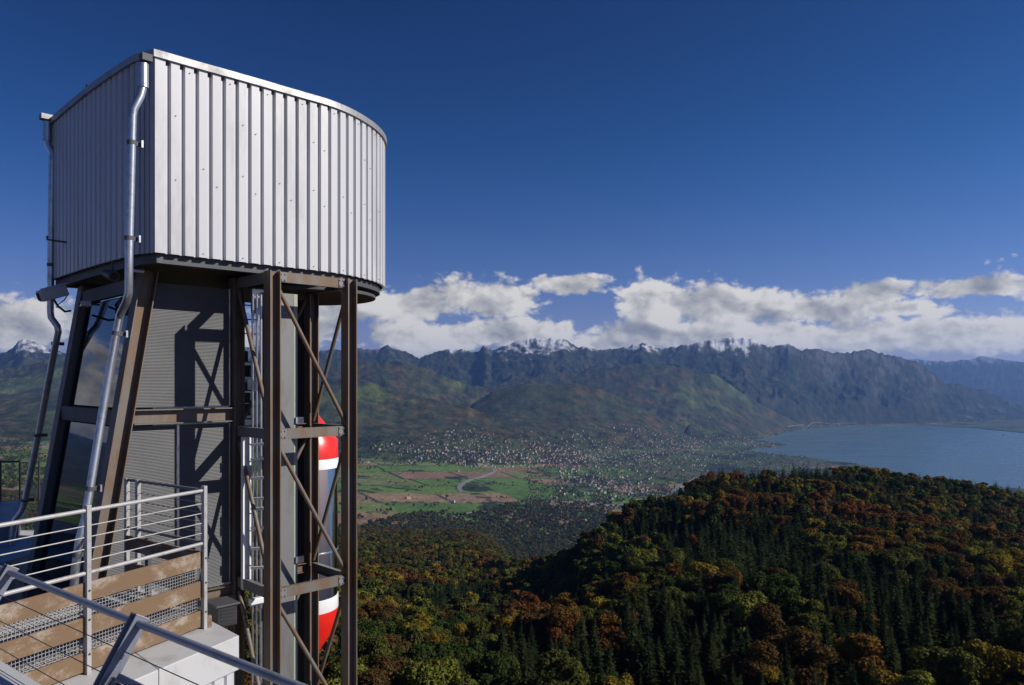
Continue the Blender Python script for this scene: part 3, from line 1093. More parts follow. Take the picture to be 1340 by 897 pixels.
def forest_points():
    """jittered positions over the wooded hill, split in spruces and broadleaved trees"""
    out = []
    for con, bands in ((True, ((88, 330, 5.4), (330, 800, 6.0), (800, 1500, 8.5), (1500, 3000, 11))), (False, ((88, 330, 7.6), (330, 800, 7.8), (800, 1500, 9.2), (1500, 3000, 11)))):
        P = []
        for y0, y1, step in bands:
            for y in np.arange(y0, y1, step):
                x0, x1 = -.74 * y, .74 * y
                if y > 1000:
                    x1 = .19 * y
                xs = np.arange(x0, x1, step)
                P.append(np.stack([xs + rng.uniform(-.45, .45, len(xs)) * step, y + rng.uniform(-.45, .45, len(xs)) * step], 1))
        P = np.concatenate(P)
        X, Y = P[:, 0], P[:, 1]
        T = X / Y
        px = T * 1000 + 670
        cD = tab(px, HILL_CREST, 2)
        w = sstep(px, 610, 805)
        keep = (w < .6) | (Y < cD + 200)
        keep &= ~((Y > 2650) & (fbm(X / 420, Y / 420, 3, 301) > .1))
        v = fbm(X / 70, Y / 70, 3, 311) + .12 * perlin(X / 9, Y / 9, 315)
        # the spruce stand in the middle of the slope, broadleaved trees along its foot
        v = v + .28 * np.exp(-((px - 950) / 130) ** 2 - ((Y - 320) / 90) ** 2) - .16 * np.exp(-((Y - 120) / 35) ** 2) + .14 * np.exp(-((px - 620) / 90) ** 2 - ((Y - 230) / 100) ** 2) + .20 * np.exp(-((px - 900) / 120) ** 2 - ((Y - 500) / 130) ** 2) + .10 * np.exp(-((px - 1080) / 120) ** 2 - ((Y - 640) / 60) ** 2)
        keep &= (v + .17 * rng.normal(size=len(X)) > .02) if con else (v + .06 * rng.normal(size=len(X)) <= .05)
        X, Y, T = X[keep], Y[keep], T[keep]
        out.append((X, Y, ground_at(T, Y), T, np.full(len(X), con)))
    return tuple(np.concatenate([a[k] for a in out]) for k in range(5))


FX, FY, FZ, FT, FCON = forest_points()
PALW = np.array([p[2] for p in PALETTE])
PALC = np.array([p[1] for p in PALETTE])


def broad_choice(X, Y):
    g = fbm(X / 60, Y / 60, 3, 321)
    px = X / Y * 1000 + 670
    g = g - .42 * np.exp(-((px - 1040) / 200) ** 2 - ((Y - 135) / 45) ** 2) - .22 * np.exp(-((px - 1080) / 200) ** 2 - ((Y - 420) / 120) ** 2)
    order = np.array([0, 1, 2, 3, 5, 4, 6])
    cum = np.cumsum(PALW[order]) / PALW.sum()
    q = np.clip(sstep(g + rng.normal(size=len(X)) * .22, -.75, .75), 0, .999)
    return order[np.searchsorted(cum, q)]


def build_forest():
    ok = ~np.isnan(FZ)
    px = FT * 1000 + 670
    framed = (px > -12) & (px < 1352) & ((px > 452) | (px < 62))
    bc = broad_choice(FX, FY)
    big = np.where(FCON, 26.0, 20.0)
    size = np.where(FCON, rng.uniform(.42, .86, len(FX)), rng.uniform(.62, 1.06, len(FX)))
    # wholly in or near the frame
    foot = -(FZ + big * size) / FY * 1000 + 500
    framed &= foot < 905
    alone = np.zeros(len(FX), bool)
    for flag in (True, False):
        idx = np.nonzero((FCON == flag) & framed)[0]
        idx = idx[np.argsort(FY[idx] / (big * size)[idx])][:300]
        alone[idx] = True
    lab_seen = {}
    order = np.nonzero(alone)[0]
    order = order[np.argsort(FY[order])]
    for k in order:
        con = FCON[k]
        s = size[k]
        if con:
            cm, tm = SPRUCE[rng.integers(len(SPRUCE))]
            H = 25
            kind = 'spruce_tree'
            shade = rng.integers(3)
            c = [(0.017, 0.026, 0.011), (0.025, 0.036, 0.014), (0.036, 0.047, 0.018)][shade]
            words = ['near black', 'dark green', 'mossy green'][shade]
            kname = 'spruce'
        else:
            cm, tm = BROAD[rng.integers(len(BROAD))]
            H = 20
            kind = 'broadleaf_tree'
            c = PALETTE[bc[k]][1]
            words = PALETTE[bc[k]][0]
            kname = 'broadleaf tree'
        jit = rng.uniform(.82, 1.18)
        tall = ('tall' if s > .72 else 'small' if s < .56 else 'middling') if con else ('tall' if s > .92 else 'small' if s < .76 else 'middling')
        p = px[k]
        yb = foot[k]
        where = ('beside the lift tower' if p < 560 else 'below the farm valley' if p < 760 else 'under the wooded crest' if p < 1000 else 'on the lake side of the hill' if p < 1180 else 'at the right edge of the forest')
        if p < 62:
            where = 'left of the lift tower'
        dep = 'in the nearest row' if FY[k] < 150 else 'among the second rows' if FY[k] < 190 else 'deeper in the wood'
        lab = '%s %s %s %s, %s' % (tall, words, kname, where, dep)
        root = bpy.data.objects.new(kind, None)
        root.empty_display_size = 1
        root.location = (FX[k], FY[k], FZ[k])
        root.rotation_euler = (0, 0, rng.uniform(0, 6.28))
        w = s * rng.uniform(.92, 1.1)
        root.scale = (w, w, s)
        col.objects.link(root)
        tag(root, lab, 'tree', lab)
        cr = bpy.data.objects.new('crown', cm)
        cr.color = (c[0] * jit, c[1] * jit, c[2] * jit, 1)
        tr = bpy.data.objects.new('trunk', tm)
        for o in (cr, tr):
            o.parent = root
            col.objects.link(o)
    rest = ok & ~alone
    for flag, nm, lab, coll, nk in ((True, 'spruce_forest', 'mass of dark spruces covering the near hill', PC['spruce'], 4),
                                    (False, 'autumn_forest', 'mass of autumn coloured broadleaved trees covering the near hill', PC['broad'], 5)):
        i = np.nonzero(rest & (FCON == flag))[0]
        if flag:
            base = np.array([[.017, .026, .011], [.025, .036, .014], [.036, .047, .018]])[rng.integers(0, 3, len(i))]
        else:
            base = PALC[bc[i]]
        tint = base * rng.uniform(.8, 1.2, (len(i), 1))
        scatter(nm, lab, np.stack([FX[i], FY[i], FZ[i] - .3], 1), size[i], tint, coll, nk)
    print('forest', alone.sum(), rest.sum())


build_forest()


def valley_woods():
    """woods, hedgerows and garden trees of the valley and town"""
    P = []
    def region(n, x0, x1, y0, y1, f=None):
        xs = rng.uniform(x0, x1, n)
        ys = rng.uniform(y0, y1, n)
        if f is not None:
            k = f(xs, ys)
            xs, ys = xs[k], ys[k]
        d = drop(xs, ys, 900)
        d = d[~np.isnan(d[:, 0])]
        P.append(d)
    nz = lambda x, y, s, sx=26., sy=7.: fbm(x / sx, y / sy, 3, s)
    region(10500, 440, 1060, 568, 668, lambda x, y: (nz(x, y, 401) > -.12) & ((y < 610) | (x > 690)))      # town gardens and copses
    region(2200, 440, 720, 604, 690, lambda x, y: nz(x, y, 411, 40, 6) > .30)                     # hedgerows between fields
    region(7600, 455, 800, 652, 738, lambda x, y: (y > 688 - (x - 455) * .115 + 5 * np.sin(x / 23)) & ((nz(x, y, 421, 30, 9) > -.30) | (y > 700)))  # wood belt
    region(500, 700, 900, 640, 690, lambda x, y: nz(x, y, 431) > -.1)
    region(900, 0, 60, 560, 640, lambda x, y: (nz(x, y, 441) > -.1))
    region(700, 980, 1340, 592, 640)
    P = np.concatenate(P)
    P = P[np.isin(P[:, 3], [0, 3, 4, 5, 6, 7]) | ((P[:, 3] == 20) & (P[:, 1] > 2600))]
    n = len(P)
    base = np.array([[.034, .044, .016], [.048, .055, .019], [.078, .074, .022], [.098, .074, .026], [.060, .068, .022]])[rng.integers(0, 5, n)]
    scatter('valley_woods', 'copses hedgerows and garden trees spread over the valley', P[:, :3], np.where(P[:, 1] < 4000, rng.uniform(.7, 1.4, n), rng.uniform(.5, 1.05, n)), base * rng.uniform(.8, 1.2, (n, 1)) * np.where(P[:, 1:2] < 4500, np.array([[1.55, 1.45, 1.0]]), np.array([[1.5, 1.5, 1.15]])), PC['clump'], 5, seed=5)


valley_woods()

# ------------------------------------------------------------------ roads, houses, islets
def strip(name, pxs, width, mat, label, lift=1.2, min_y=900, mark=None):
    d = drop([p[0] for p in pxs], [p[1] for p in pxs], min_y)
    d = d[~np.isnan(d[:, 0])][:, :3]
    P = [Vector(p) for p in d]
    out = []
    for i in range(len(P) - 1):
        p0, p1, p2, p3 = P[max(i - 1, 0)], P[i], P[i + 1], P[min(i + 2, len(P) - 1)]
        for k in range(12):
            t = k / 12
            out.append(0.5 * ((2 * p1) + (p2 - p0) * t + (2 * p0 - 5 * p1 + 4 * p2 - p3) * t * t + (3 * p1 - p0 - 3 * p2 + p3) * t ** 3))
    out.append(P[-1])
    vs, fs = [], []
    for i, p in enumerate(out):
        a = out[min(i + 1, len(out) - 1)] - out[max(i - 1, 0)]
        n = Vector((-a.y, a.x, 0)).normalized()
        z = [float(ground_at((p + n * s).x / (p + n * s).y, (p + n * s).y)) for s in (-width / 2, 0, width / 2)]
        zz = max(z) + lift
        vs += [(*(p + n * width / 2)[:2], zz), (*(p - n * width / 2)[:2], zz), (*(p + n * (width / 2 + 2))[:2], zz - 7), (*(p - n * (width / 2 + 2))[:2], zz - 7)]
    for i in range(len(out) - 1):
        a, b = 4 * i, 4 * (i + 1)
        fs += [(a, a + 1, b + 1, b), (a + 2, a, b, b + 2), (a + 1, a + 3, b + 3, b + 1)]
    o = link_mesh(name, vs, fs, mat)
    tag(o, label, None, None, 'structure')
    return out


M['asphalt'] = weathered('pale_road', (0.20, 0.195, 0.19), (0.15, 0.145, 0.14), .02, .5, .9, fine=.2)
strip('motorway', [(604, 644), (601, 639), (604, 634), (612, 629), (624, 626), (636, 622), (646, 617), (647, 613), (641, 611), (620, 609)], 26, M['asphalt'], 'curved motorway crossing the fields below the town')
strip('motorway', [(868, 672), (852, 662), (866, 652), (884, 641), (900, 632), (912, 625)], 30, M['asphalt'], 'motorway running towards the lake beside the wooded hill')
strip('lane', [(470, 606.5), (500, 606), (540, 607), (575, 607)], 12, M['asphalt'], 'narrow lane along the upper edge of the fields')
strip('lane', [(560, 681), (585, 678), (610, 672), (640, 669)], 8, M['asphalt'], 'narrow lane through the lower meadows')
strip('shore_road', [(1030, 559.5), (1060, 557), (1090, 556), (1120, 555)], 11, M['asphalt'], 'pale road along the far lake shore', 8)

WALLS = {'white': (.52, .49, .44), 'cream': (.43, .36, .275), 'grey': (.31, .30, .28)}
ROOFS = {'red brown': (.22, .095, .06), 'orange': (.34, .15, .085), 'grey': (.20, .20, .21), 'dark': (.09, .075, .07)}
for k, c in WALLS.items():
    M['wall_' + k] = weathered('render_' + k, c, tuple(x * .85 for x in c), .3, .4, .85, fine=1)
for k, c in ROOFS.items():
    M['roof_' + k] = weathered('tiles_' + k, c, tuple(x * .75 for x in c), .3, .5, .85, fine=1)


def house_geo(L, W, H, rh, over=.5):
    """walls and gable roof; material 0 walls, 1 roof, 2 dark openings"""
    l, w = L / 2, W / 2
    v = [(-l, -w, -3), (l, -w, -3), (l, w, -3), (-l, w, -3), (-l, -w, H), (l, -w, H), (l, w, H), (-l, w, H), (-l, 0, H + rh), (l, 0, H + rh)]
    f = [(0, 1, 5, 4), (1, 2, 6, 9, 5), (2, 3, 7, 6), (3, 0, 4, 8, 7)]
    m = [0, 0, 0, 0]
    b = len(v)
    lo, wo = l + over, w + over
    d = rh * over / w
    v += [(-lo, -wo, H - d), (lo, -wo, H - d), (lo, wo, H - d), (-lo, wo, H - d), (-lo, 0, H + rh + .25), (lo, 0, H + rh + .25)]
    f += [(b, b + 1, b + 5, b + 4), (b + 2, b + 3, b + 4, b + 5)]
    m += [1, 1]
    n = max(2, int(L / 4))
    for fl in range(max(1, int(H / 3))):
        for k in range(n):
            x = -l + (k + .5) * L / n
            for s in (-1, 1):
                b = len(v)
                y = s * (w + .03)
                z = 1 + fl * 2.9
                v += [(x - .55, y, z), (x + .55, y, z), (x + .55, y, z + 1.4), (x - .55, y, z + 1.4)]
                f.append((b, b + 1, b + 2, b + 3) if s < 0 else (b + 3, b + 2, b + 1, b))
                m.append(2)
    return v, f, m


HOUSE_KINDS = []
r_h = random.Random(3)
for wall, roof in (('white', 'red brown'), ('white', 'orange'), ('cream', 'red brown'), ('cream', 'orange'), ('white', 'grey'), ('grey', 'red brown'), ('cream', 'dark'), ('grey', 'grey')):
    for size, dims in (('small', (10, 8, 5, 3)), ('large', (16, 11, 8, 4))):
        HOUSE_KINDS.append((wall, roof, size, house_geo(*[d * r_h.uniform(.9, 1.15) for d in dims])))
FLAT = {}
house_meshes = []
for wall, roof, size, g in HOUSE_KINDS:
    me = bpy.data.meshes.new('house')
    me.from_pydata(g[0], [], g[1])
    for m in (M['wall_' + wall], M['roof_' + roof], M['black']):
        me.materials.append(m)
    me.polygons.foreach_set('material_index', g[2])
    house_meshes.append(me)


def town_density(x, y):
    blobs = [(600, 590, 60, 12, .8), (520, 585, 36, 5, .5), (555, 592, 30, 4, .7), (600, 604.5, 45, 2.4, 1.6), (700, 590, 80, 16, .9), (720, 606, 95, 14, 1.3), (660, 612, 60, 7, 1.0), (790, 600, 90, 18, 1.0), (770, 628, 60, 9, .9),
             (810, 640, 40, 10, 1.2), (860, 585, 70, 14, .8), (930, 580, 50, 9, 1.2), (985, 581, 38, 5, 2.2), (960, 595, 60, 8, .7), (900, 605, 60, 9, .6), (600, 570, 26, 6, .9), (840, 566, 50, 8, .9), (905, 548, 26, 3, .6),
             (1010, 571, 26, 3, 1.0), (1050, 562, 50, 2.5, .5), (1120, 557, 60, 1.6, .8), (1000, 607, 60, 5, .5), (1100, 612, 80, 4, .3), (705, 648, 30, 5, .5), (1280, 552, 70, 4, .25)]
    s = 0
    for bx, by, rx, ry, a in blobs:
        s = s + a * np.exp(-((x - bx) / rx) ** 2 - ((y - by) / ry) ** 2)
    return s


def build_town():
    n = 26000
    x = rng.uniform(450, 1330, n)
    y = rng.uniform(540, 690, n)
    dn = town_density(x, y) * (.45 + .9 * (fbm(x / 14, y / 5, 3, 501) > -.05))
    keep = rng.uniform(0, 2.4, n) < dn
    keep &= ~((x > 470) & (x < 730) & (y > 612) & (y < 650) & (rng.uniform(0, 1, n) < .93))
    x, y = x[keep], y[keep]
    d = drop(x, y, 900)
    d = d[~np.isnan(d[:, 0])]
    d = d[(d[:, 3] != 20) & (d[:, 3] != 2) | (d[:, 1] > 9000) & (d[:, 3] == 2) & (d[:, 2] < -690)]
    d = d[np.argsort(d[:, 1])]
    keepi, cells = [], set()
    for k, p in enumerate(d):
        c = (int(p[0] // 20), int(p[1] // 20))
        if c in cells:
            continue
        cells.add(c)
        keepi.append(k)
    d = d[keepi]
    print('houses', len(d))
    kinds = rng.integers(0, len(HOUSE_KINDS), len(d))
    rot = rng.normal(.35, .5, len(d)) + (rng.uniform(0, 1, len(d)) < .5) * 1.57
    sizes = np.array([1.7 if HOUSE_KINDS[k][2] == 'large' else 1 for k in kinds]) / d[:, 1]
    single = set(np.argsort(-sizes)[:290].tolist())
    V_, F_, MI = [], [], []
    mats = [M['wall_' + k] for k in WALLS] + [M['roof_' + k] for k in ROOFS] + [M['black']]
    wi = {k: i for i, k in enumerate(WALLS)}
    ri = {k: i + len(WALLS) for i, k in enumerate(ROOFS)}
    for k in range(len(d)):
        wall, roof, size, g = HOUSE_KINDS[kinds[k]]
        if k in single:
            o = bpy.data.objects.new('house', house_meshes[kinds[k]])
            o.location = d[k, :3]
            o.rotation_euler = (0, 0, rot[k])
            col.objects.link(o)
            lab = '%s house with %s walls and a %s roof in the valley town' % (size, wall, roof)
            tag(o, lab, 'house', lab)
        else:
            c, s = math.cos(rot[k]), math.sin(rot[k])
            b = len(V_)
            sc_ = .84
            V_ += [(d[k, 0] + (c * v[0] - s * v[1]) * sc_, d[k, 1] + (s * v[0] + c * v[1]) * sc_, d[k, 2] + v[2] * sc_) for v in g[0][:16]]
            F_ += [tuple(i + b for i in f) for f in g[1][:6]]
            MI += [wi[wall] if q == 0 else ri[roof] for q in g[2][:6]]
    o = link_mesh('distant_houses', V_, F_, mats, midx=MI)
    tag(o, 'hundreds of far houses of the lakeside towns', None, None, 'stuff')


build_town()


def special(name, x, y, dims, wall, roof, label, rz=.4, cat='house', flat=False):
    p = drop([x], [y], 900)[0]
    if np.isnan(p[0]):
        return
    g = house_geo(*dims, over=.7)
    o0 = thing(name, tuple(p[:3]), label, cat)
    c, s = math.cos(rz), math.sin(rz)
    vs = [(p[0] + c * v[0] - s * v[1], p[1] + s * v[0] + c * v[1], p[2] + v[2]) for v in g[0]]
    link_mesh('wall', vs[:10], g[1][:4], M['wall_' + wall], o0)
    link_mesh('roof', vs[10:16], [tuple(i - 10 for i in f) for f in g[1][4:6]], M['roof_' + roof], o0)
    wv = vs[16:]
    for k in range(min(8, len(wv) // 4)):
        link_mesh('window', wv[4 * k:4 * k + 4], [(0, 1, 2, 3)], M['black'], o0)


special('farmhouse', 534, 653, (24, 15, 7, 8), 'cream', 'orange', 'farmhouse with a bright red roof in the meadows left of the motorway', .7)
special('farmhouse', 592, 658, (26, 14, 9, 6), 'white', 'grey', 'white farmhouse at the edge of the wood below the motorway bend', -.3)
special('barn', 607, 656, (18, 12, 6, 5), 'grey', 'dark', 'grey barn beside the white farmhouse', .2, 'barn')
special('farmhouse', 523, 622, (20, 12, 6, 5), 'white', 'dark', 'white farmhouse among the brown fields', .1)
special('barn', 515, 655, (12, 9, 5, 3), 'white', 'grey', 'small white barn in the lower meadow', .3, 'barn')
special('farmhouse', 765, 685, (18, 14, 14, 6), 'white', 'grey', 'tall white house standing alone in front of the dark hill', .5)
sheds = [(742, 659, 60, 26, 'white'), (758, 657, 40, 24, 'grey'), (779, 661, 70, 26, 'white'), (797, 663, 60, 24, 'white'), (813, 663, 66, 28, 'grey'), (827, 661, 50, 26, 'white'), (795, 674, 50, 22, 'white'), (722, 658, 36, 20, 'grey'), (836, 656, 44, 22, 'cream')]
words = ['long white shed standing apart at the left end of the works', 'short grey shed beside the white one', 'long white shed in the middle of the works row', 'white shed right of the middle one', 'broad grey shed near the motorway', 'white shed next to the motorway',
         'white shed nearest the dark hill', 'small grey shed at the wood edge', 'cream shed behind the row beside the motorway']
for (x, y, L, W, wl), lb in zip(sheds, words):
    special('factory_shed', x, y, (L, W, 10, 2), wl, 'grey' if wl != 'white' else 'grey', lb, .25, 'shed')


def islet(x, y, size, label):
    Yd = -LAKE_Z / ((y - 500) / 1000)
    X = (x - 670) / 1000 * Yd
    root = thing('islet', (X, Yd, LAKE_Z), label, 'islet')
    MB().tube([(X, Yd, LAKE_Z - 4), (X, Yd, LAKE_Z + 3)], [size, size * .8], 14).obj('rock_base', M['parapet'], root)
    o = bpy.data.objects.new('tree_clump', PC['clump'].objects[0].data.copy())
    o.data.materials.clear()
    o.data.materials.append(M['leaf'])
    o.color = (.05, .07, .025, 1)
    o.parent = root
    o.location = (0, 0, 2)
    o.scale = (size / 6, size / 6, 1.5)
    col.objects.link(o)


islet(1215, 563.5, 15, 'tiny wooded islet off the far shore of the lake')
islet(1313, 572, 10, 'smaller wooded islet near the right edge of the lake')


# ------------------------------------------------------------------ lift tower
U = Vector((0.71, 0.704, 0)).normalized()      # along the front of the tower
V = Vector((-U.y, U.x, 0))                      # towards its back left
ZU = Vector((0, 0, 1))
GROUND_Z = -78.0


def at(x, y, Y):
    return Vector(((x - 670) / 1000 * Y, Y, (500 - y) / 1000 * Y))


def resample(pts, step):
    """points and outward normals every 'step' metres along an open path that runs clockwise seen from above"""
    P = [Vector((p[0], p[1], 0)) for p in pts]
    # Catmull-Rom densify
    out = []
    for i in range(len(P) - 1):
        p0 = P[max(i - 1, 0)]
        p1, p2 = P[i], P[i + 1]
        p3 = P[min(i + 2, len(P) - 1)]
        for k in range(24):
            t = k / 24
            out.append(0.5 * ((2 * p1) + (p2 - p0) * t + (2 * p0 - 5 * p1 + 4 * p2 - p3) * t * t + (3 * p1 - p0 - 3 * p2 + p3) * t ** 3))
    out.append(P[-1])
    ds = [0]
    for a, b in zip(out, out[1:]):
        ds.append(ds[-1] + (b - a).length)
    n = max(1, round(ds[-1] / step))
    res = []
    j = 0
    for k in range(n + 1):
        s = ds[-1] * k / n
        while j < len(ds) - 2 and ds[j + 1] < s:
            j += 1
        f = (s - ds[j]) / max(ds[j + 1] - ds[j], 1e-9)
        res.append(out[j].lerp(out[j + 1], f))
    return res


CORNER = Vector((-5.30, 11.05, 0))
BACK_LEFT = Vector((-8.55, 14.15, 0))
CORNER_F = CORNER + U * .13
CORNER_L = CORNER + V * .40
FRONT = [CORNER_F, (-4.82, 11.52), (-4.24, 12.06), (-3.67, 12.62), (-3.08, 13.22), (-2.72, 13.91), (-2.53, 14.72), (-2.60, 15.55), (-3.02, 16.3), (-3.65, 16.85), (-4.5, 16.98), (-5.3, 16.75),
         (-6.1, 16.2), (-7.3, 15.25), BACK_LEFT]
mid = (CORNER + BACK_LEFT) / 2
LEFTSIDE = [BACK_LEFT, BACK_LEFT.lerp(CORNER, .25) - U * .03, mid - U * .045, BACK_LEFT.lerp(CORNER, .72) - U * .03, CORNER_L]
CHAMFER = [CORNER_L, CORNER_L.lerp(CORNER_F, .5), CORNER_F]
Z_CL0, Z_CL1 = 1.89, 4.74


def outline(step=.12, inset=0.0):
    a = resample(FRONT, step)
    b = resample(LEFTSIDE, step)
    c = resample(CHAMFER, step)
    pts = a[:-1] + b[:-1] + c[:-1]
    n = len(pts)
    cen = sum(pts, Vector()) / n
    if inset == 0:
        return pts
    out = []
    for i in range(n):
        d = (pts[(i + 1) % n] - pts[i - 1]).normalized()
        nn = Vector((d.y, -d.x, 0))
        if nn.dot(pts[i] - cen) < 0:
            nn = -nn
        out.append(pts[i] - nn * inset)
    return out


def build_tower():
    root = thing('lift_tower', (-4.2, 13.0, GROUND_Z), 'grey steel lift tower with ribbed sheet metal head on open truss legs', 'tower')
    # ribbed cladding
    mb = MB()
    for path, pitch in ((FRONT, .205), (LEFTSIDE, .215), (CHAMFER, .11)):
        P = resample(path, .0125)
        tot = .0
        prof = []
        L = sum((b - a).length for a, b in zip(P, P[1:]))
        n = max(1, round(L / pitch))
        pit = L / n
        keys = [(0, 0), (.58, 0), (.655, -.05), (.925, -.05), (1, 0)]
        q = []
        for k in range(n):
            for f, o in keys[:-1]:
                q.append(((k + f + .13) * pit, o))
        q = [(0, -.0)] + [z for z in q if z[0] < L - .01] + [(L, 0)]
        ds = [0]
        for a, b in zip(P, P[1:]):
            ds.append(ds[-1] + (b - a).length)
        row = []
        j = 0
        for s, o in q:
            while j < len(ds) - 2 and ds[j + 1] < s:
                j += 1
            f = min(1, (s - ds[j]) / max(ds[j + 1] - ds[j], 1e-9))
            p = P[j].lerp(P[j + 1], f)
            d = (P[j + 1] - P[j]).normalized()
            nn = Vector((d.y, -d.x, 0))
            row.append(p + nn * o)
        b0 = len(mb.v)
        for p in row:
            mb.v.append(Vector((p.x, p.y, Z_CL0)))
            mb.v.append(Vector((p.x, p.y, Z_CL1)))
        for k in range(len(row) - 1):
            a = b0 + 2 * k
            mb.f.append((a, a + 2, a + 3, a + 1))
    cl = mb.obj('ribbed_cladding', M['clad'], root)
    so = cl.modifiers.new('sheet', 'SOLIDIFY')
    so.thickness = 0.012
    so.offset = 0
    # screw heads as a sub-part
    sb = MB()
    P = resample(FRONT, .205)
    for k, p in enumerate(P[1:22]):
        d = (P[k + 2] - P[k]).normalized()
        nn = Vector((d.y, -d.x, 0))
        for z in (Z_CL0 + .06, 3.0 + .12 * (k % 3), 3.95 + .1 * (k % 2), Z_CL1 - .1):
            if (k + int(z * 7)) % 3 == 0:
                sb.box((p.x + nn.x * .012 + d.x * .09, p.y + nn.y * .012 + d.y * .09, z), d * .005, nn * .012, ZU * .005)
    sb.obj('screw_heads', M['steel_grey'], cl)
    # roof and edge trim
    MB().prism([(p.x, p.y) for p in outline(.25, .04)], Z_CL1 - .06, Z_CL1 - .01).obj('roof', M['steel_dark'], root)
    o1 = outline(.10, -.04)
    o2 = outline(.10, .05)
    n = len(o1)
    tb = MB()
    for k in range(n):
        for q in (o1[k], o2[k]):
            tb.v.append(Vector((q.x, q.y, Z_CL1 - .005)))
            tb.v.append(Vector((q.x, q.y, Z_CL1 + .10)))
    for k in range(n):
        a, b = 4 * k, 4 * ((k + 1) % n)
        tb.f += [(a, b, b + 1, a + 1), (a + 2, a + 3, b + 3, b + 2), (a + 1, b + 1, b + 3, a + 3), (a, a + 2, b + 2, b)]
    tb.obj('roof_edge_trim', M['trim'], root)
    # ring beam and soffit plate below the cladding
    o1 = outline(.15, .10)
    o2 = outline(.15, .20)
    n = len(o1)
    rb = MB()
    for k in range(n):
        for q in (o1[k], o2[k]):
            rb.v.append(Vector((q.x, q.y, 1.755)))
            rb.v.append(Vector((q.x, q.y, 1.97)))
    for k in range(n):
        a, b = 4 * k, 4 * ((k + 1) % n)
        rb.f += [(a, b, b + 1, a + 1), (a + 2, a + 3, b + 3, b + 2), (a + 1, b + 1, b + 3, a + 3), (a, a + 2, b + 2, b)]
    rb.obj('ring_beam', M['steel_dark'], root)
    MB().prism([(p.x, p.y) for p in outline(.15, .19)], 1.84, 1.88).obj('floor_plate', M['steel_dark'], root)
    # round base plate under the curved end
    cx, cy, cr = -4.12, 14.55, 1.50
    ring = [(cx + cr * math.cos(a * math.pi / 30), cy + cr * math.sin(a * math.pi / 30)) for a in range(60)]
    MB().prism(ring, 1.60, 1.66).obj('base_plate', M['steel_dark'], root, bevel=.006)
    # little vent knob on the roof edge, stay hook on the left side
    p = BACK_LEFT.lerp(CORNER, .48) - U * .02
    MB().tube([(p.x, p.y, Z_CL1 + .09), (p.x, p.y, Z_CL1 + .17)], .045, 10).obj('roof_stud', M['steel_dark'], root)
    p = BACK_LEFT.lerp(CORNER, .27) - U * .08
    q = p - U * .28 + V * .05
    MB().tube([(p.x, p.y, 2.42), (q.x, q.y, 2.44), (q.x, q.y, 2.50)], .018, 8).obj('stay_hook', M['steel_dark'], root)

    # ---- open truss: four H posts
    T1 = Vector((-3.785, 12.07, 0))
    T0 = T1 + V * 1.25
    T2 = T1 + U * 1.41
    T3 = T2 + V * 1.25
    TOP = 1.75
    posts = {0: T0, 1: T1, 2: T2, 3: T3}
    for k, p in posts.items():
        hb = MB().hbeam((p.x, p.y, GROUND_Z), (p.x, p.y, TOP), U, .18, .22)
        hb.obj('post', M['steel'], root)
    levels = [1.67, -.83, -3.36, -5.86, -8.36]
    g = .10
    for lv_i, z in enumerate(levels):
        h = .165
        # rails between the posts (C channels whose web faces outwards)
        for a, b, f in ((T1, T2, V), (T0, T3, -V)):
            d = (b - a).normalized()
            off = -f * .02
            rr = MB().channel(a + d * g + off + ZU * z, b - d * g + off + ZU * z, f, h, .075).obj('cross_rail', M['steel'], root)
            for e, k in ((a + d * (g + .07), 1), (b - d * (g + .07), -1)):
                bl = MB()
                bl.box(e + off - f * .012 + ZU * z, d * .055, f * .005, ZU * .07)
                for sx in (-.03, .03):
                    for sz in (-.045, .045):
                        c = e + off + d * sx + ZU * (z + sz)
                        bl.tube([c - f * .012, c - f * .032], .012, 6)
                bl.obj('bolted_plate', M['steel_grey'], rr)
        for a, b, f in ((T1, T0, U), (T2, T3, -U)):
            d = (b - a).normalized()
            MB().channel(a + d * g + ZU * z - f * .03, b - d * g + ZU * z - f * .03, f, h, .075).obj('cross_rail', M['steel_grey'], root)  # side rails greyer than the front ones, shade put into their colour
    for lv_i in range(len(levels) - 1):
        zt, zb = levels[lv_i] - .17, levels[lv_i + 1] + .13
        for a, b in ((T1, T2), (T2, T3), (T0, T1), (T3, T0)):
            d = (b - a).normalized()
            br = MB()
            br.tube([a + d * .09 + ZU * zt, b - d * .07 + ZU * zb], .034, 12)
            br.obj('brace', M['steel'], root, smooth=True)

    # ---- guide column, cable pipes and white duct between the posts
    c0 = Vector((-4.06, 12.75, 0))
    gb = MB()
    gb.box(c0 + U * .23 + V * .13 + ZU * ((GROUND_Z + 1.5) / 2), U * .23, V * .13, ZU * ((1.5 - GROUND_Z) / 2))
    gcol = gb.obj('guide_column', M['plate'], root)
    MB().box(c0 + U * .497 + V * .03 + ZU * ((GROUND_Z + 1.5) / 2), U * .033, V * .03, ZU * ((1.5 - GROUND_Z) / 2)).obj('guide_strip', M['green_strip'], gcol)
    for z in (-.66, -3.05, -5.5):
        cb = MB().box(c0 + U * .56 - V * .02 + ZU * z, U * .075, V * .012, ZU * .055)
        cb.tube([c0 + U * .59 - V * .034 + ZU * z, c0 + U * .59 - V * .05 + ZU * z], .02, 8)
        cb.obj('guide_bracket', M['galv'], gcol)
    pipes = []
    for x in (331.0, 336.2, 341.4):
        p = at(x, 500, 12.72)
        MB().tube([(p.x, p.y, GROUND_Z), (p.x, p.y, 1.45)], .024, 10).obj('cable_pipe', M['galv'], root, smooth=True)
    # sheet housing on top of the pipes
    p = at(339, 500, 12.80)
    MB().box((p.x, p.y + .05, 1.35), U * .15, V * .03, ZU * .2).obj('pipe_shroud', M['galv'], root)
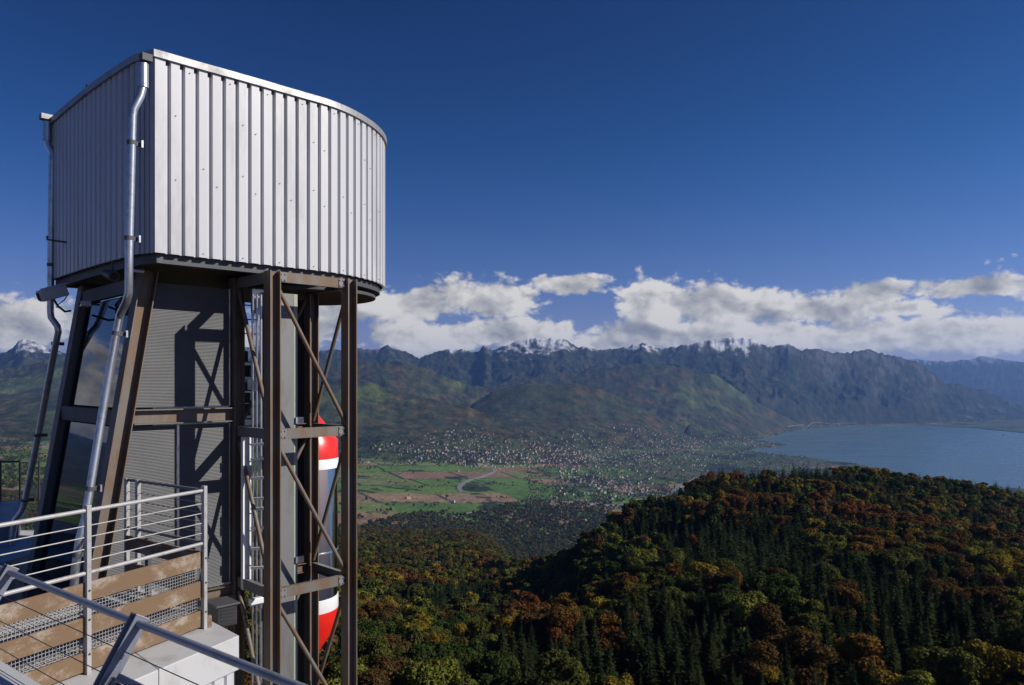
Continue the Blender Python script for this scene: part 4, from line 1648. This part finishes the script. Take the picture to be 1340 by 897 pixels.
    # ladder rungs in front of the pipes
    for k, y in enumerate((581, 600, 625, 652, 665, 690, 717, 742)):
        a = at(328.5, y + 1.5, 12.66)
        b = at(346, y - 1.0, 12.62)
        b.z = a.z + .02
        MB().box((a + b) / 2, (b - a) / 2, V * .02, ZU * .022).obj('pipe_clamp', M['white'], root)
    zt, zb = -.92, -3.46
    p = at(322, 500, 12.78)
    dk = MB().box((p.x, p.y, (zt + zb) / 2), U * .072, V * .04, ZU * ((zt - zb) / 2)).obj('cable_duct', M['white'], root)
    for k in range(9):
        q = Vector((p.x, p.y, zt - .12 - k * .29)) + U * .055 - V * .044
        MB().box(q, U * .02, V * .006, ZU * .008).obj('duct_latch', M['steel_grey'], dk)
    a = at(339, 786.5, 12.5)
    MB().box(a, U * .16, V * .05, ZU * .06).obj('switch_box', M['white'], root, bevel=.008)
    # dark gear between the left posts
    mb = MB()
    p = T0 + U * .25 + V * .35
    for k, (z, s) in enumerate(((.45, .07), (.2, .1), (-.05, .06), (-.28, .09), (-.5, .12))):
        mb.box((p.x + .02 * (k % 2), p.y, z), U * s, V * .1, ZU * .09)
    mb.tube([(p.x, p.y, -1.0), (p.x, p.y, 1.5)], .03, 8)
    for k in range(10):
        mb.tube([(p.x - .02, p.y, -.9 + .25 * k), (p.x + .22, p.y + .2, -.9 + .25 * k)], .012, 6)
    mb.obj('cable_gear', M['black'], root)
    mb = MB()
    mb.box((p.x, p.y, .02), U * .05, V * .105, ZU * .03)
    mb.obj('gear_lamp', M['white'], root)

    p = at(393, 500, 14.0)
    MB().box((p.x, p.y + .05, (GROUND_Z + 1.5) / 2), (.075, 0, 0), (0, .03, 0), (0, 0, (1.5 - GROUND_Z) / 2)).obj('counterweight_rail', M['black'], root)  # added black plate that covers the gap left of the cabin
    # ---- leaning legs and panels on the left part
    def leg(s_top, off, z):
        s = s_top + (1.42 - z) * .16
        return T0 - U * s + V * off + ZU * z
    for off, nm in ((0.0, 'leaning_leg'), (3.02, 'leaning_leg')):
        a = leg(1.50, off, 1.74)
        b = leg(1.50, off, -9)
        MB().hbeam(b, a, U, .25, .26).obj(nm, M['steel'] if off == 0 else M['steel_grey'], root)
    b0 = leg(1.50, 0, -9)
    # perforated front panels (upper, lower left, lower right) in flat frames
    def pan(z0, z1, x0=None, x1=None, name='perforated_panel'):
        """panel in the plane of the front-left legs between two edges; edges: None = the leg side / the post side"""
        def left(z):
            return leg(1.50, 0, z) + U * .14 if x0 is None else T0 - U * x0 + ZU * z
        def right(z):
            return T0 - U * .115 + ZU * z if x1 is None else T0 - U * x1 + ZU * z
        vs = []
        for dv in (0, .03):
            for q in (left(z0), right(z0), right(z1), left(z1)):
                vs.append(q + V * dv)
        return MB().add(vs, [(0, 1, 2, 3), (7, 6, 5, 4), (0, 4, 5, 1), (1, 5, 6, 2), (2, 6, 7, 3), (3, 7, 4, 0)]).obj(name, M['perf'], root)
    pan(-.40, 1.56)
    pan(-3.36, -.69, None, 1.005)
    pan(-3.36, -.69, .965, None)
    fr = MB()
    a = T0 - U * .985 - V * .012
    fr.beam(a + ZU * -3.4, a + ZU * -.68, .035, .016, U)
    for z0, z1 in ((-3.36, -.69), (-.40, 1.56)):
        for s in (.135,):
            a = T0 - U * s - V * .012
            fr.beam(a + ZU * z0, a + ZU * z1, .02, .016, U)
        fr.beam(leg(1.50, 0, z0) + U * .15 - V * .012, leg(1.50, 0, z1) + U * .15 - V * .012, .028, .016, U)
    fr.beam(leg(1.50, 0, -3.37) + U * .16 - V * .012, T0 - U * .12 - V * .012 - ZU * 3.37, .05, .03, V)
    fr.obj('panel_frame', M['galv'], root)
    a = leg(1.50, 0, -.545) + U * .13 - V * .02
    b = T0 - U * .10 - V * .02 - ZU * .545
    rl = MB().channel(a, b, -V, .235, .12, .018)
    rl.box(b - V * .036 + U * .012, U * .012, V * .07, ZU * .1175)
    rl.obj('panel_rail', M['steel'], root)
    # brown beam at the foot of the panels
    a = leg(1.50, 0, -3.5) + U * .1
    b = T0 - ZU * 3.5 - U * .1
    MB().channel(a, b, -V, .17, .08).obj('foot_beam', M['steel'], root)
    # dark printed glass on the left side
    def gl(z0, z1):
        a0, a1 = leg(1.50, .14, z0) - U * .02, leg(1.50, 2.88, z0) - U * .02
        b0_, b1 = leg(1.50, .14, z1) - U * .02, leg(1.50, 2.88, z1) - U * .02
        vs = [a0, a1, b1, b0_] + [q + U * .03 for q in (a0, a1, b1, b0_)]
        MB().add(vs, [(3, 2, 1, 0), (4, 5, 6, 7), (0, 1, 5, 4), (1, 2, 6, 5), (2, 3, 7, 6), (3, 0, 4, 7)]).obj('glass_panel', M['dark_glass'], root)
    gl(-.40, 1.40)
    gl(-3.3, -.70)
    for z, h in ((-.55, .24), (1.53, .22), (-3.4, .16)):
        MB().beam(leg(1.50, .1, z) - U * .05, leg(1.50, 2.92, z) - U * .05, .10, h, U).obj('glazing_beam', M['steel_dark'], root)
    fb = MB()
    for off in (.17, 2.84):
        fb.beam(leg(1.50, off, -3.3) - U * .035, leg(1.50, off, 1.42) - U * .035, .03, .05, U)
    fb.obj('glazing_frame', M['steel_dark'], root)
    # back wall closing the dark stair room behind the panels
    bw = MB()
    vs = []
    for z in (-9, 1.5):
        for q in (leg(1.50, 3.0, z) + U * .1, leg(1.50, 3.0, z).lerp(leg(1.50, 3.0, z), 0) + U * (1.2 + (1.42 - z) * .16)):
            vs.append(q)
    bw.add(vs + [q + V * .04 for q in vs], [(0, 1, 3, 2), (4, 6, 7, 5), (0, 2, 6, 4), (1, 5, 7, 3), (0, 4, 5, 1), (2, 3, 7, 6)])
    bw.obj('rear_panel', M['steel_dark'], root)
    # lower skirt below the panels down to the ground
    sk = MB()
    q0 = leg(1.50, .1, -3.6)
    sk.prism([(q.x, q.y) for q in (leg(1.5, .1, -3.6) + U * .3, T0 - U * .3 + V * .1, T0 - U * .3 + V * 2.7, leg(1.5, 2.8, -3.6) + U * .3)], GROUND_Z, -3.62)
    sk.obj('lower_shaft', M['steel_dark'], root)

    # ---- rainwater pipes
    def dpipe(a_top, kink, lean_top, lean_bot, tail, r, mname):
        pts = [a_top, a_top - ZU * .42]
        p = MB()
        p.tube([a_top, a_top - ZU * .34], r * 1.3, 14)
        seq = [a_top - ZU * .30] + kink + lean_top + lean_bot + tail
        p.tube(seq, r, 14)
        o = p.obj('rainwater_pipe', M[mname], root, smooth=True)
        return o
    r = .056
    # right pipe: near corner
    top = at(187.5, 84, 10.93)
    k1 = [at(184, 126, 10.9), at(175, 143, 10.85), at(173.5, 152, 10.85), at(169, 330, 10.85), at(168.5, 383, 10.85), at(165, 396, 10.9), at(158, 409, 11.15), at(156, 417, 11.2)]
    lt = []
    lb_ = [at(134, 540, 11.0), at(112, 676, 10.8)]
    tl = [at(108, 692, 10.75), at(104, 706, 10.72), at(98, 748, 10.7), at(96, 800, 10.7)]
    o = dpipe(top, k1, lt, lb_, tl, r, 'galv')
    for q, d in ((at(172.3, 187, 10.85), (0, 0, 1)), (at(168.9, 312, 10.85), (0, 0, 1)), (at(152.5, 437, 11.17), None), (at(118, 640, 10.85), None), (at(101, 727, 10.71), None)):
        b = MB()
        dd = Vector((0, 0, 1)) if d else (at(134, 540, 11.0) - at(156, 417, 11.2)).normalized()
        b.tube([q - dd * .03, q + dd * .03], r * 1.12, 14)
        b.box(q + U * .09 + V * .02, U * .045, V * .02, ZU * .03)
        b.obj('pipe_bracket', M['steel_dark'], o)
        MB().box(q + U * .13 - V * .02, U * .012, V * .03, ZU * .05).obj('bracket_plate', M['galv'], o)
    # left pipe: far corner, fed by a spout box at the roof edge
    D = 14.0
    top = at(62, 160, D)
    k1 = [at(62.5, 190, D), at(68, 200, D), at(68.5, 208, D), at(66.5, 330, D), at(66, 408, D), at(67, 416, D), at(75, 427, D), at(76.5, 434, D)]
    lb_ = [at(72, 455, 14.15), at(52, 560, 14.35), at(31, 664, 14.5)]
    tl = [at(27, 672, 14.5), at(20, 680, 14.5), at(16, 700, 14.5), at(13, 760, 14.5)]
    o = dpipe(top, k1, [], lb_, tl, .058, 'galv')
    for q in (at(66.5, 347, D), at(72, 450, 14.15), at(50, 570, 14.36), at(33, 655, 14.49)):
        b = MB()
        b.tube([q - ZU * .03, q + ZU * .03], .064, 14)
        b.box(q + U * .1, U * .05, V * .02, ZU * .03)
        b.obj('pipe_bracket', M['steel_dark'], o)
    q = at(60.5, 154, D)
    MB().box(q, U * .10, V * .08, ZU * .05).obj('spout_box', M['trim'], o, bevel=.008)
    q = at(189, 76, 10.93)
    MB().box(q + U * .02, U * .07, V * .07, ZU * .05).obj('spout_box', M['steel_dark'], root)
    return T0, T1, T2, T3, leg


T0, T1, T2, T3, LEG = build_tower()


def build_cabin():
    c = Vector((-4.04, 14.85, 0))
    root = thing('lift_cabin', (c.x, c.y, -5.5), 'round red and white glazed lift cabin hanging inside the steel truss', 'lift cabin')
    r = .645
    MB().lathe(c, [(0, -.42), (.12, -.44), (r, -1.13), (r + .004, -1.47)], 48).obj('red_roof', M['red'], root, smooth=True)
    MB().lathe(c, [(r + .004, -1.47), (r + .006, -1.48), (r + .006, -1.66), (r - .02, -1.67)], 48).obj('white_band', M['white'], root, smooth=True)
    MB().lathe(c, [(r - .006, -1.665), (r - .006, -4.135)], 48).obj('glass_wall', M['cab_glass'], root, smooth=True)
    MB().lathe(c, [(r - .02, -4.12), (r + .006, -4.13), (r + .006, -4.375), (r + .004, -4.38)], 48).obj('white_band', M['white'], root, smooth=True)
    MB().lathe(c, [(r + .004, -4.38), (r, -4.72), (.16, -5.42), (0, -5.45)], 48).obj('red_underside', M['red'], root, smooth=True)
    MB().lathe(c, [(0, -4.1), (r - .03, -4.1)], 48).obj('cabin_floor', M['steel_dark'], root)
    MB().lathe(c, [(r - .004, -3.26), (r + .006, -3.26), (r + .006, -3.235), (r - .004, -3.235)], 48).obj('glass_joint', M['galv'], root)
    MB().box(c + Vector((-.33, .3, -2.9)), (.27, .25, 0), (-.02, .02, 0), (0, 0, 1.2)).obj('inner_wall', M['plate'], root)
    b = MB()
    b.box(c + Vector((-.36, -.57, -2.9)), (.25, -.16, 0), (.02, .03, 0), (0, 0, 1.75))
    b.obj('cabin_frame', M['black'], root)
    b = MB()
    for a in (-1.15, -.35, .5, 1.2):
        p = c + Vector((math.cos(a) * (r - .015), math.sin(a) * (r - .015), 0))
        b.tube([(p.x, p.y, -4.12), (p.x, p.y, -1.66)], .009, 6)
    b.obj('glass_post', M['galv'], root)
    MB().tube([c + ZU * -.45, c + ZU * 1.55], .03, 8).obj('hoist_rope', M['steel_dark'], root)


build_cabin()


def build_cameras():
    # pale bullet camera on the far leg
    q = at(67, 384, 13.3)
    root = thing('security_camera', q, 'pale grey tube camera on the far leg, above the rainwater pipe bend', 'camera')
    d = (at(50, 389, 13.0) - at(88, 379, 13.45)).normalized()
    a, b = at(51.5, 388.5, 13.1), at(86, 379.5, 13.42)
    side = d.cross(ZU).normalized()
    MB().beam(a, b, .19, .19, side).obj('housing', M['cam_grey'], root, bevel=.02)
    MB().beam(a + d * .006, a - d * .012, .13, .13, side).obj('lens_window', M['black'], root)
    MB().beam(a + ZU * .112 - d * .05, b + ZU * .112, .23, .014, side).obj('sun_hood', M['cam_grey'], root)
    e = at(85, 408, 13.5)
    f = at(76, 401, 13.3)
    MB().tube([at(69, 390, 13.28), f, e, at(92, 407, 13.9)], .02, 8).obj('bracket', M['steel_dark'], root)
    MB().tube([b, at(90, 384, 13.4), at(84, 393, 13.4), at(76, 399, 13.35), at(73, 402, 13.3), at(80, 404, 13.4)], .009, 6).obj('cable', M['black'], root)
    # dark dome-ended camera under the ring beam
    q = at(150, 361, 11.9)
    root = thing('security_camera', q, 'dark round-faced camera under the beam, right of the long black housing', 'camera')
    d = (at(160, 366, 11.2) - at(118, 352, 12.6)).normalized()
    a = at(147, 361, 11.9)
    MB().tube([a - d * .4, a, a + d * .12], [.06, .085, .085], 16).obj('housing', M['black'], root, smooth=True)
    MB().tube([a + d * .12, a + d * .135], [.055, .05], 16).obj('lens', M['dark_glass'], root)
    MB().tube([a + ZU * .05, a + ZU * .22], .02, 8).obj('bracket', M['steel_dark'], root)
    # long dark light housing under the beam
    q = at(118, 375, 12.6)
    # small lamp at the head of the glass
    q = at(112, 398, 12.95)
    root = thing('flood_lamp', q, 'small pale flood lamp at the upper corner of the dark glass', 'lamp')
    MB().box(q, U * .07, V * .09, ZU * .05).obj('lamp_body', M['cam_grey'], root, bevel=.015)
    MB().tube([q, q + U * .22 + ZU * .0], .018, 8).obj('bracket', M['steel_dark'], root)
    MB().box(q - U * .075 - ZU * .01, U * .006, V * .07, ZU * .035).obj('lamp_glass', M['dark_glass'], root)
    # lamp peg near the front corner
    q = at(179, 355, 11.45)
    root = thing('flood_lamp', q, 'tiny round lamp under the front corner of the tower head', 'lamp')
    MB().tube([q + U * .1, q - U * .05], .022, 10).obj('lamp_body', M['cam_grey'], root)
    MB().tube([q - U * .05, q - U * .065], .03, 10).obj('lamp_glass', M['white'], root)


build_cameras()

# ------------------------------------------------------------------ walkway and parapet
E = Vector((-4.03, 10.0, 0))
W1 = Vector((-0.39, -0.92, 0)).normalized()
W2 = Vector((-0.82, 0.58, 0)).normalized()
RAIL_Z = -1.42


def build_walkway():
    root = thing('gangway', (-4.9, 9.0, -3.2), 'rusty board sided gangway with tube railing leading to the lift tower', 'gangway')
    LN = 5.2
    # posts: end post, middle post, one more off to the left
    spots = [E, E + W1 * 1.69, E + W1 * 3.4, E + W1 * 5.1]
    for p in spots:
        pb = MB()
        pb.box(p + ZU * ((RAIL_Z + .06 - 3.26) / 2), W1 * .028, W2 * .04, ZU * ((RAIL_Z + .06 + 3.26) / 2))
        o = pb.obj('railing_post', M['rail'], root, bevel=.004)
        bl = MB()
        for z in (-2.3, -2.62, -3.0):
            for s in (-1, 1):
                bl.tube([p + ZU * z + W2 * -.05, p + ZU * z + W2 * -.035], .012, 6)
        bl.obj('bolt', M['steel_dark'], o)
    fp = [E + W2 * 1.62, E + W2 * 1.92]
    for p in fp:
        MB().box(p + ZU * ((RAIL_Z + .02 - 3.2) / 2), W2 * .035, W1 * .03, ZU * ((RAIL_Z + .02 + 3.2) / 2)).obj('railing_post', M['rail'], root, bevel=.004)
    a, b = E, E + W1 * LN
    MB().tube([a + ZU * RAIL_Z, b + ZU * RAIL_Z], .024, 12).obj('handrail', M['rail'], root, smooth=True)
    MB().tube([a + ZU * -2.11, b + ZU * -2.11], .024, 12).obj('lower_rail', M['rail'], root, smooth=True)
    MB().tube([a + ZU * RAIL_Z, E + W2 * 1.95 + ZU * RAIL_Z], .022, 12).obj('handrail', M['steel_grey'], root, smooth=True)
    MB().tube([a + ZU * -2.11, E + W2 * 1.95 + ZU * -2.11], .022, 12).obj('lower_rail', M['steel_grey'], root, smooth=True)
    for z in (-1.59, -1.715, -1.845, -1.975):
        MB().tube([a + ZU * z, b + ZU * z], .0065, 6).obj('railing_wire', M['rail'], root)
        MB().tube([a + ZU * z, E + W2 * 1.95 + ZU * z], .005, 6).obj('railing_wire', M['steel_grey'], root)
    bays = [(0.03, 1.66), (1.72, 3.37), (3.43, 5.07)]
    for zt, zb in ((-2.22, -2.43), (-2.60, -2.81), (-2.985, -3.2)):
        for s0, s1 in bays:
            p, q = E + W1 * s0, E + W1 * s1
            MB().beam(p - W2 * -.03 + ZU * (zt + zb) / 2, q - W2 * -.03 + ZU * (zt + zb) / 2, .03, zt - zb, W2).obj('guard_board', M['board'], root, bevel=.004)
        p, q = E + W2 * .08, E + W2 * 1.9
        MB().beam(p + W1 * .03 + ZU * (zt + zb) / 2, q + W1 * .03 + ZU * (zt + zb) / 2, .03, zt - zb, W1).obj('guard_board', M['board'], root, bevel=.004)
    wm = MB()
    for k in range(int(LN / .04)):
        p = E + W1 * (.03 + k * .04) + W2 * .062
        wm.beam(p - ZU * 2.24, p - ZU * 3.16, .005, .004, W1)
    for k in range(23):
        z = -2.26 - k * .04
        wm.beam(E + W1 * .03 + W2 * .066 + ZU * z, E + W1 * LN + W2 * .066 + ZU * z, .004, .005, W2)
    wm.obj('wire_mesh', M['rail'], root)
    # grating floor
    gm = MB()
    zf = -3.02
    wid = 1.9
    n1 = int(wid / .06)
    for k in range(n1):
        o = W2 * (.08 + k * .06)
        gm.beam(E + o + W1 * .06 + ZU * zf, E + o + W1 * LN + ZU * zf, .008, .028, W2)
    n2 = int(LN / .06)
    for k in range(n2):
        o = W1 * (.06 + k * .06)
        gm.beam(E + o + W2 * .06 + ZU * (zf + .004), E + o + W2 * wid + ZU * (zf + .004), .008, .022, W1)
    gm.obj('grating_floor', M['grating'], root)
    jm = MB()
    for k in range(6):
        o = W1 * (.35 + k * .85)
        jm.beam(E + o + W2 * .05 + ZU * (zf - .08), E + o + W2 * 1.9 + ZU * (zf - .08), .07, .10, W1)
    for s in (.07, 1.9):
        jm.beam(E + W2 * s + ZU * (zf - .16), E + W2 * s + W1 * LN + ZU * (zf - .16), .06, .05, W2)
    jm.obj('floor_joists', M['board'], root)
    # inner dark gate frame at the tower end
    gf = MB()
    p = E + W2 * 1.35
    gf.beam(p + ZU * -3.15, p + ZU * -2.2, .06, .06, W1)
    gf.obj('gate_post', M['steel_dark'], root)


build_walkway()


def build_parapet():
    root = thing('roof_house', (-5, 8.5, GROUND_Z), 'white sheet clad building below the gangway with a wide metal parapet cap', 'building')
    K = Vector((-3.47, 9.72, 0))
    n = Vector((-.66, .67, 0)).normalized()
    d = Vector((-.39, -.92, 0)).normalized()
    ln, wd = 4.6, 3.2
    poly = [K, K + d * ln, K + d * ln + n * wd, K + n * wd]
    # cap in two sheets with a seam
    s = 1.25
    for a, b in ((0, s), (s + .006, ln)):
        q = [K + d * a, K + d * b, K + d * b + n * wd, K + d * a + n * wd]
        MB().prism([(v.x, v.y) for v in q], -3.66, -3.225).obj('parapet_cap', M['parapet'], root, bevel=.012)
    # ribbed wall under the cap
    wb = MB()
    for a, b, out in ((K + d * .06 + n * .05, K + d * ln + n * .05, Vector((d.y, -d.x, 0)) * -1), (K + d * .06 + n * .05, K + d * .06 + n * wd, -d)):
        L = (b - a).length
        dd = (b - a).normalized()
        if out.dot(K - (K + d * 2 + n * 1.5)) < 0:
            out = -out
        m = int(L / .2)
        row = []
        for k in range(m):
            for f, o in ((0, 0), (.6, 0), (.68, -.035), (.92, -.035)):
                row.append(a + dd * (k + f) * L / m + out * o)
        row.append(b)
        b0 = len(wb.v)
        for p in row:
            wb.v += [Vector((p.x, p.y, GROUND_Z)), Vector((p.x, p.y, -3.665))]
        for k in range(len(row) - 1):
            wb.f.append((b0 + 2 * k, b0 + 2 * k + 2, b0 + 2 * k + 3, b0 + 2 * k + 1))
    wb.obj('ribbed_wall', M['clad'], root)
    # small pink grey bracket at the gangway foot
    p = E - ZU * 3.16 + U * .06
    MB().box(p, U * .03, V * .03, ZU * .09).obj('foot_bracket', M['board'], root)
    # dark switch cabinet standing behind the cap
    root2 = thing('machine_cabinet', (-4.2, 11.2, -3.9), 'black louvred machine cabinet behind the white parapet cap', 'cabinet')
    c = at(290, 803, 11.3)
    MB().box(c, U * .15, V * .2, ZU * .15).obj('cabinet_body', M['black'], root2, bevel=.015)
    MB().box(c + ZU * .165, U * .18, V * .23, ZU * .015).obj('cabinet_lid', M['steel_dark'], root2, bevel=.006)
    lb = MB()
    for k in range(5):
        lb.box(c - V * .205 + ZU * (-.10 + .05 * k), U * .10, V * .006, ZU * .008)
    lb.obj('louvre', M['black'], root2)
    MB().beam(c - ZU * 1.4, c - ZU * .15, .1, .1, U).obj('cabinet_foot', M['steel_dark'], root2)


build_parapet()


def build_balustrade():
    A = Vector((-4.2, 6.5, -1.65))
    d = Vector((.79, -.614, 0)).normalized()
    inn = Vector((-d.y, d.x, 0))
    if inn.dot(Vector((0, 0, 0)) - Vector((A.x, A.y, 0))) < 0:
        inn = -inn
    root = thing('balustrade', (-2.6, 5.2, -2.2), 'blue grey tube balustrade with leaning posts and thin wires in the foreground', 'balustrade')
    p0, p1 = A - d * 1.6, A + d * 5.6
    MB().tube([p0, p1], .027, 16).obj('handrail', M['blue_grey'], root, smooth=True)
    lean = (inn * .60 - ZU).normalized()
    for s in (-.22, 2.06, 4.34):
        q = A + d * s
        a = q - lean * .045 - d * 0
        b = q + lean * 1.3
        pb = MB()
        nrm = lean.cross(d).normalized()
        # H post: two cheeks along the rail and a web
        for k in (-1, 1):
            pb.beam(a + d * .034 * k, b + d * .034 * k, .012, .10, d)
        pb.beam(a + lean * .02, b, .056, .012, d)
        o = pb.obj('post', M['blue_grey'], root)
        MB().beam(a - lean * .008, a - lean * .001, .085, .105, d).obj('post_cap', M['rail'], o)  # paler than the post, the sunlit top put into its colour
        bt = MB()
        for z in (.22, .5):
            c = q + lean * z
            bt.tube([c - nrm * .02, c + nrm * .02], .012, 8)
            bt.tube([c + d * .038, c + d * .055], .012, 8)
        bt.obj('bolt', M['galv'], o)
    for k in range(5):
        q = lean * (.19 + .17 * k)
        MB().tube([p0 + q, p1 + q], .0035, 6).obj('railing_wire', M['steel_dark'], root)
    # framed infill panel right of the post
    a = A + d * 2.14 + lean * .36 - inn * .03
    b = A + d * 4.2 + lean * .36 - inn * .03
    nrm = lean.cross(d).normalized()
    H = .8
    fr = MB()
    fr.beam(a, b, .03, .05, nrm)
    fr.beam(a + lean * H, b + lean * H, .03, .05, nrm)
    fr.beam(a + lean * .03, a + lean * H, .03, .05, nrm)
    fr.beam(b + lean * .03, b + lean * H, .03, .05, nrm)
    f = fr.obj('panel_frame', M['blue_grey'], root)
    c = (a + b) / 2 + lean * H / 2
    MB().box(c, (b - a) / 2 - d * .03, lean * (H / 2 - .03), nrm * .004).obj('infill_pane', M['dark_glass'], f)
    # deck kerb the posts stand behind
    k0 = Vector((-4.05, 6.04, 0))
    kb = MB()
    q = [k0 - d * 2.2, k0 + d * 5.0, k0 + d * 5.0 + inn * 1.4, k0 - d * 2.2 + inn * 1.4]
    kb.prism([(v.x, v.y) for v in q], -2.6, -2.2)
    o = kb.obj('deck_kerb', M['parapet'])
    # the viewing deck the camera stands on
    dk = MB()
    q = [k0 + inn * 1.4 - d * 2.2, k0 + inn * 1.4 + d * 5.0, k0 + d * 5.0 + inn * 5, k0 - d * 2.2 + inn * 5]
    dk.prism([(v.x, v.y) for v in q], -2.9, -2.5)
    o2 = dk.obj('viewing_deck', M['parapet'])
    tag(o, 'pale grey deck kerb at the lower left corner', 'kerb', None, 'structure')
    tag(o2, 'viewing deck under the photographer', 'deck', None, 'structure')


build_balustrade()


def build_back_terrace():
    root = thing('terrace_railing', (-10.5, 16.5, -3), 'thin black railing seen left of the leaning pipe', 'railing')
    a, b = at(-60, 606, 17.5), at(45, 604, 18.6)
    for z in (0, -.95):
        MB().tube([a + ZU * z, b + ZU * z], .022, 8).obj('rail', M['black'], root)
    n = 4
    for k in range(n + 1):
        p = a.lerp(b, (k + .25) / n)
        MB().tube([p, p - ZU * 1.35], .025, 8).obj('railing_post', M['black'], root)
    z = at(0, 664, 17.0).z
    q = [at(-120, 664, 17.2), at(34, 664, 18.0), at(24, 664, 15.0), at(-160, 664, 13.5)]
    o = MB().prism([(v.x, v.y) for v in q], z - .3, z).obj('terrace_deck', M['blue_grey'])
    tag(o, 'blue grey terrace deck behind the tower foot', 'deck', None, 'structure')
    m = MB()
    c = at(0, 664, 14.5)
    m.prism([(c.x - 1.5, c.y - 1.5), (c.x + 1, c.y - 1.5), (c.x + 1, c.y + 1.5), (c.x - 1.5, c.y + 1.5)], GROUND_Z, z - .31)
    o = m.obj('terrace_pier', M['parapet'])
    tag(o, 'pier that carries the terrace deck', 'pier', None, 'structure')


build_back_terrace()


# ------------------------------------------------------------------ haze
def build_haze():
    lo = float(gZ.min()) - 30
    hi = float(gZ.max()) + 25
    m = bpy.data.materials.new('air')
    m.use_nodes = True
    nt = m.node_tree
    nt.nodes.clear()
    out = nt.nodes.new('ShaderNodeOutputMaterial')
    pv = nt.nodes.new('ShaderNodeVolumePrincipled')
    pv.inputs['Color'].default_value = (0.22, 0.44, 1.0, 1)
    pv.inputs['Density'].default_value = HAZE_DENSITY
    pv.inputs['Anisotropy'].default_value = 0.2
    nt.links.new(pv.outputs[0], out.inputs['Volume'])
    x = float(np.abs(gX).max()) + 50
    b = MB()
    b.box((0, 15000, (lo + hi) / 2), (x, 0, 0), (0, 16000, 0), (0, 0, (hi - lo) / 2))
    o = b.obj('haze', m)
    o['kind'] = 'stuff'
    o['label'] = 'thin blue air haze over the whole valley'
    m.cycles.homogeneous_volume = True


build_haze()
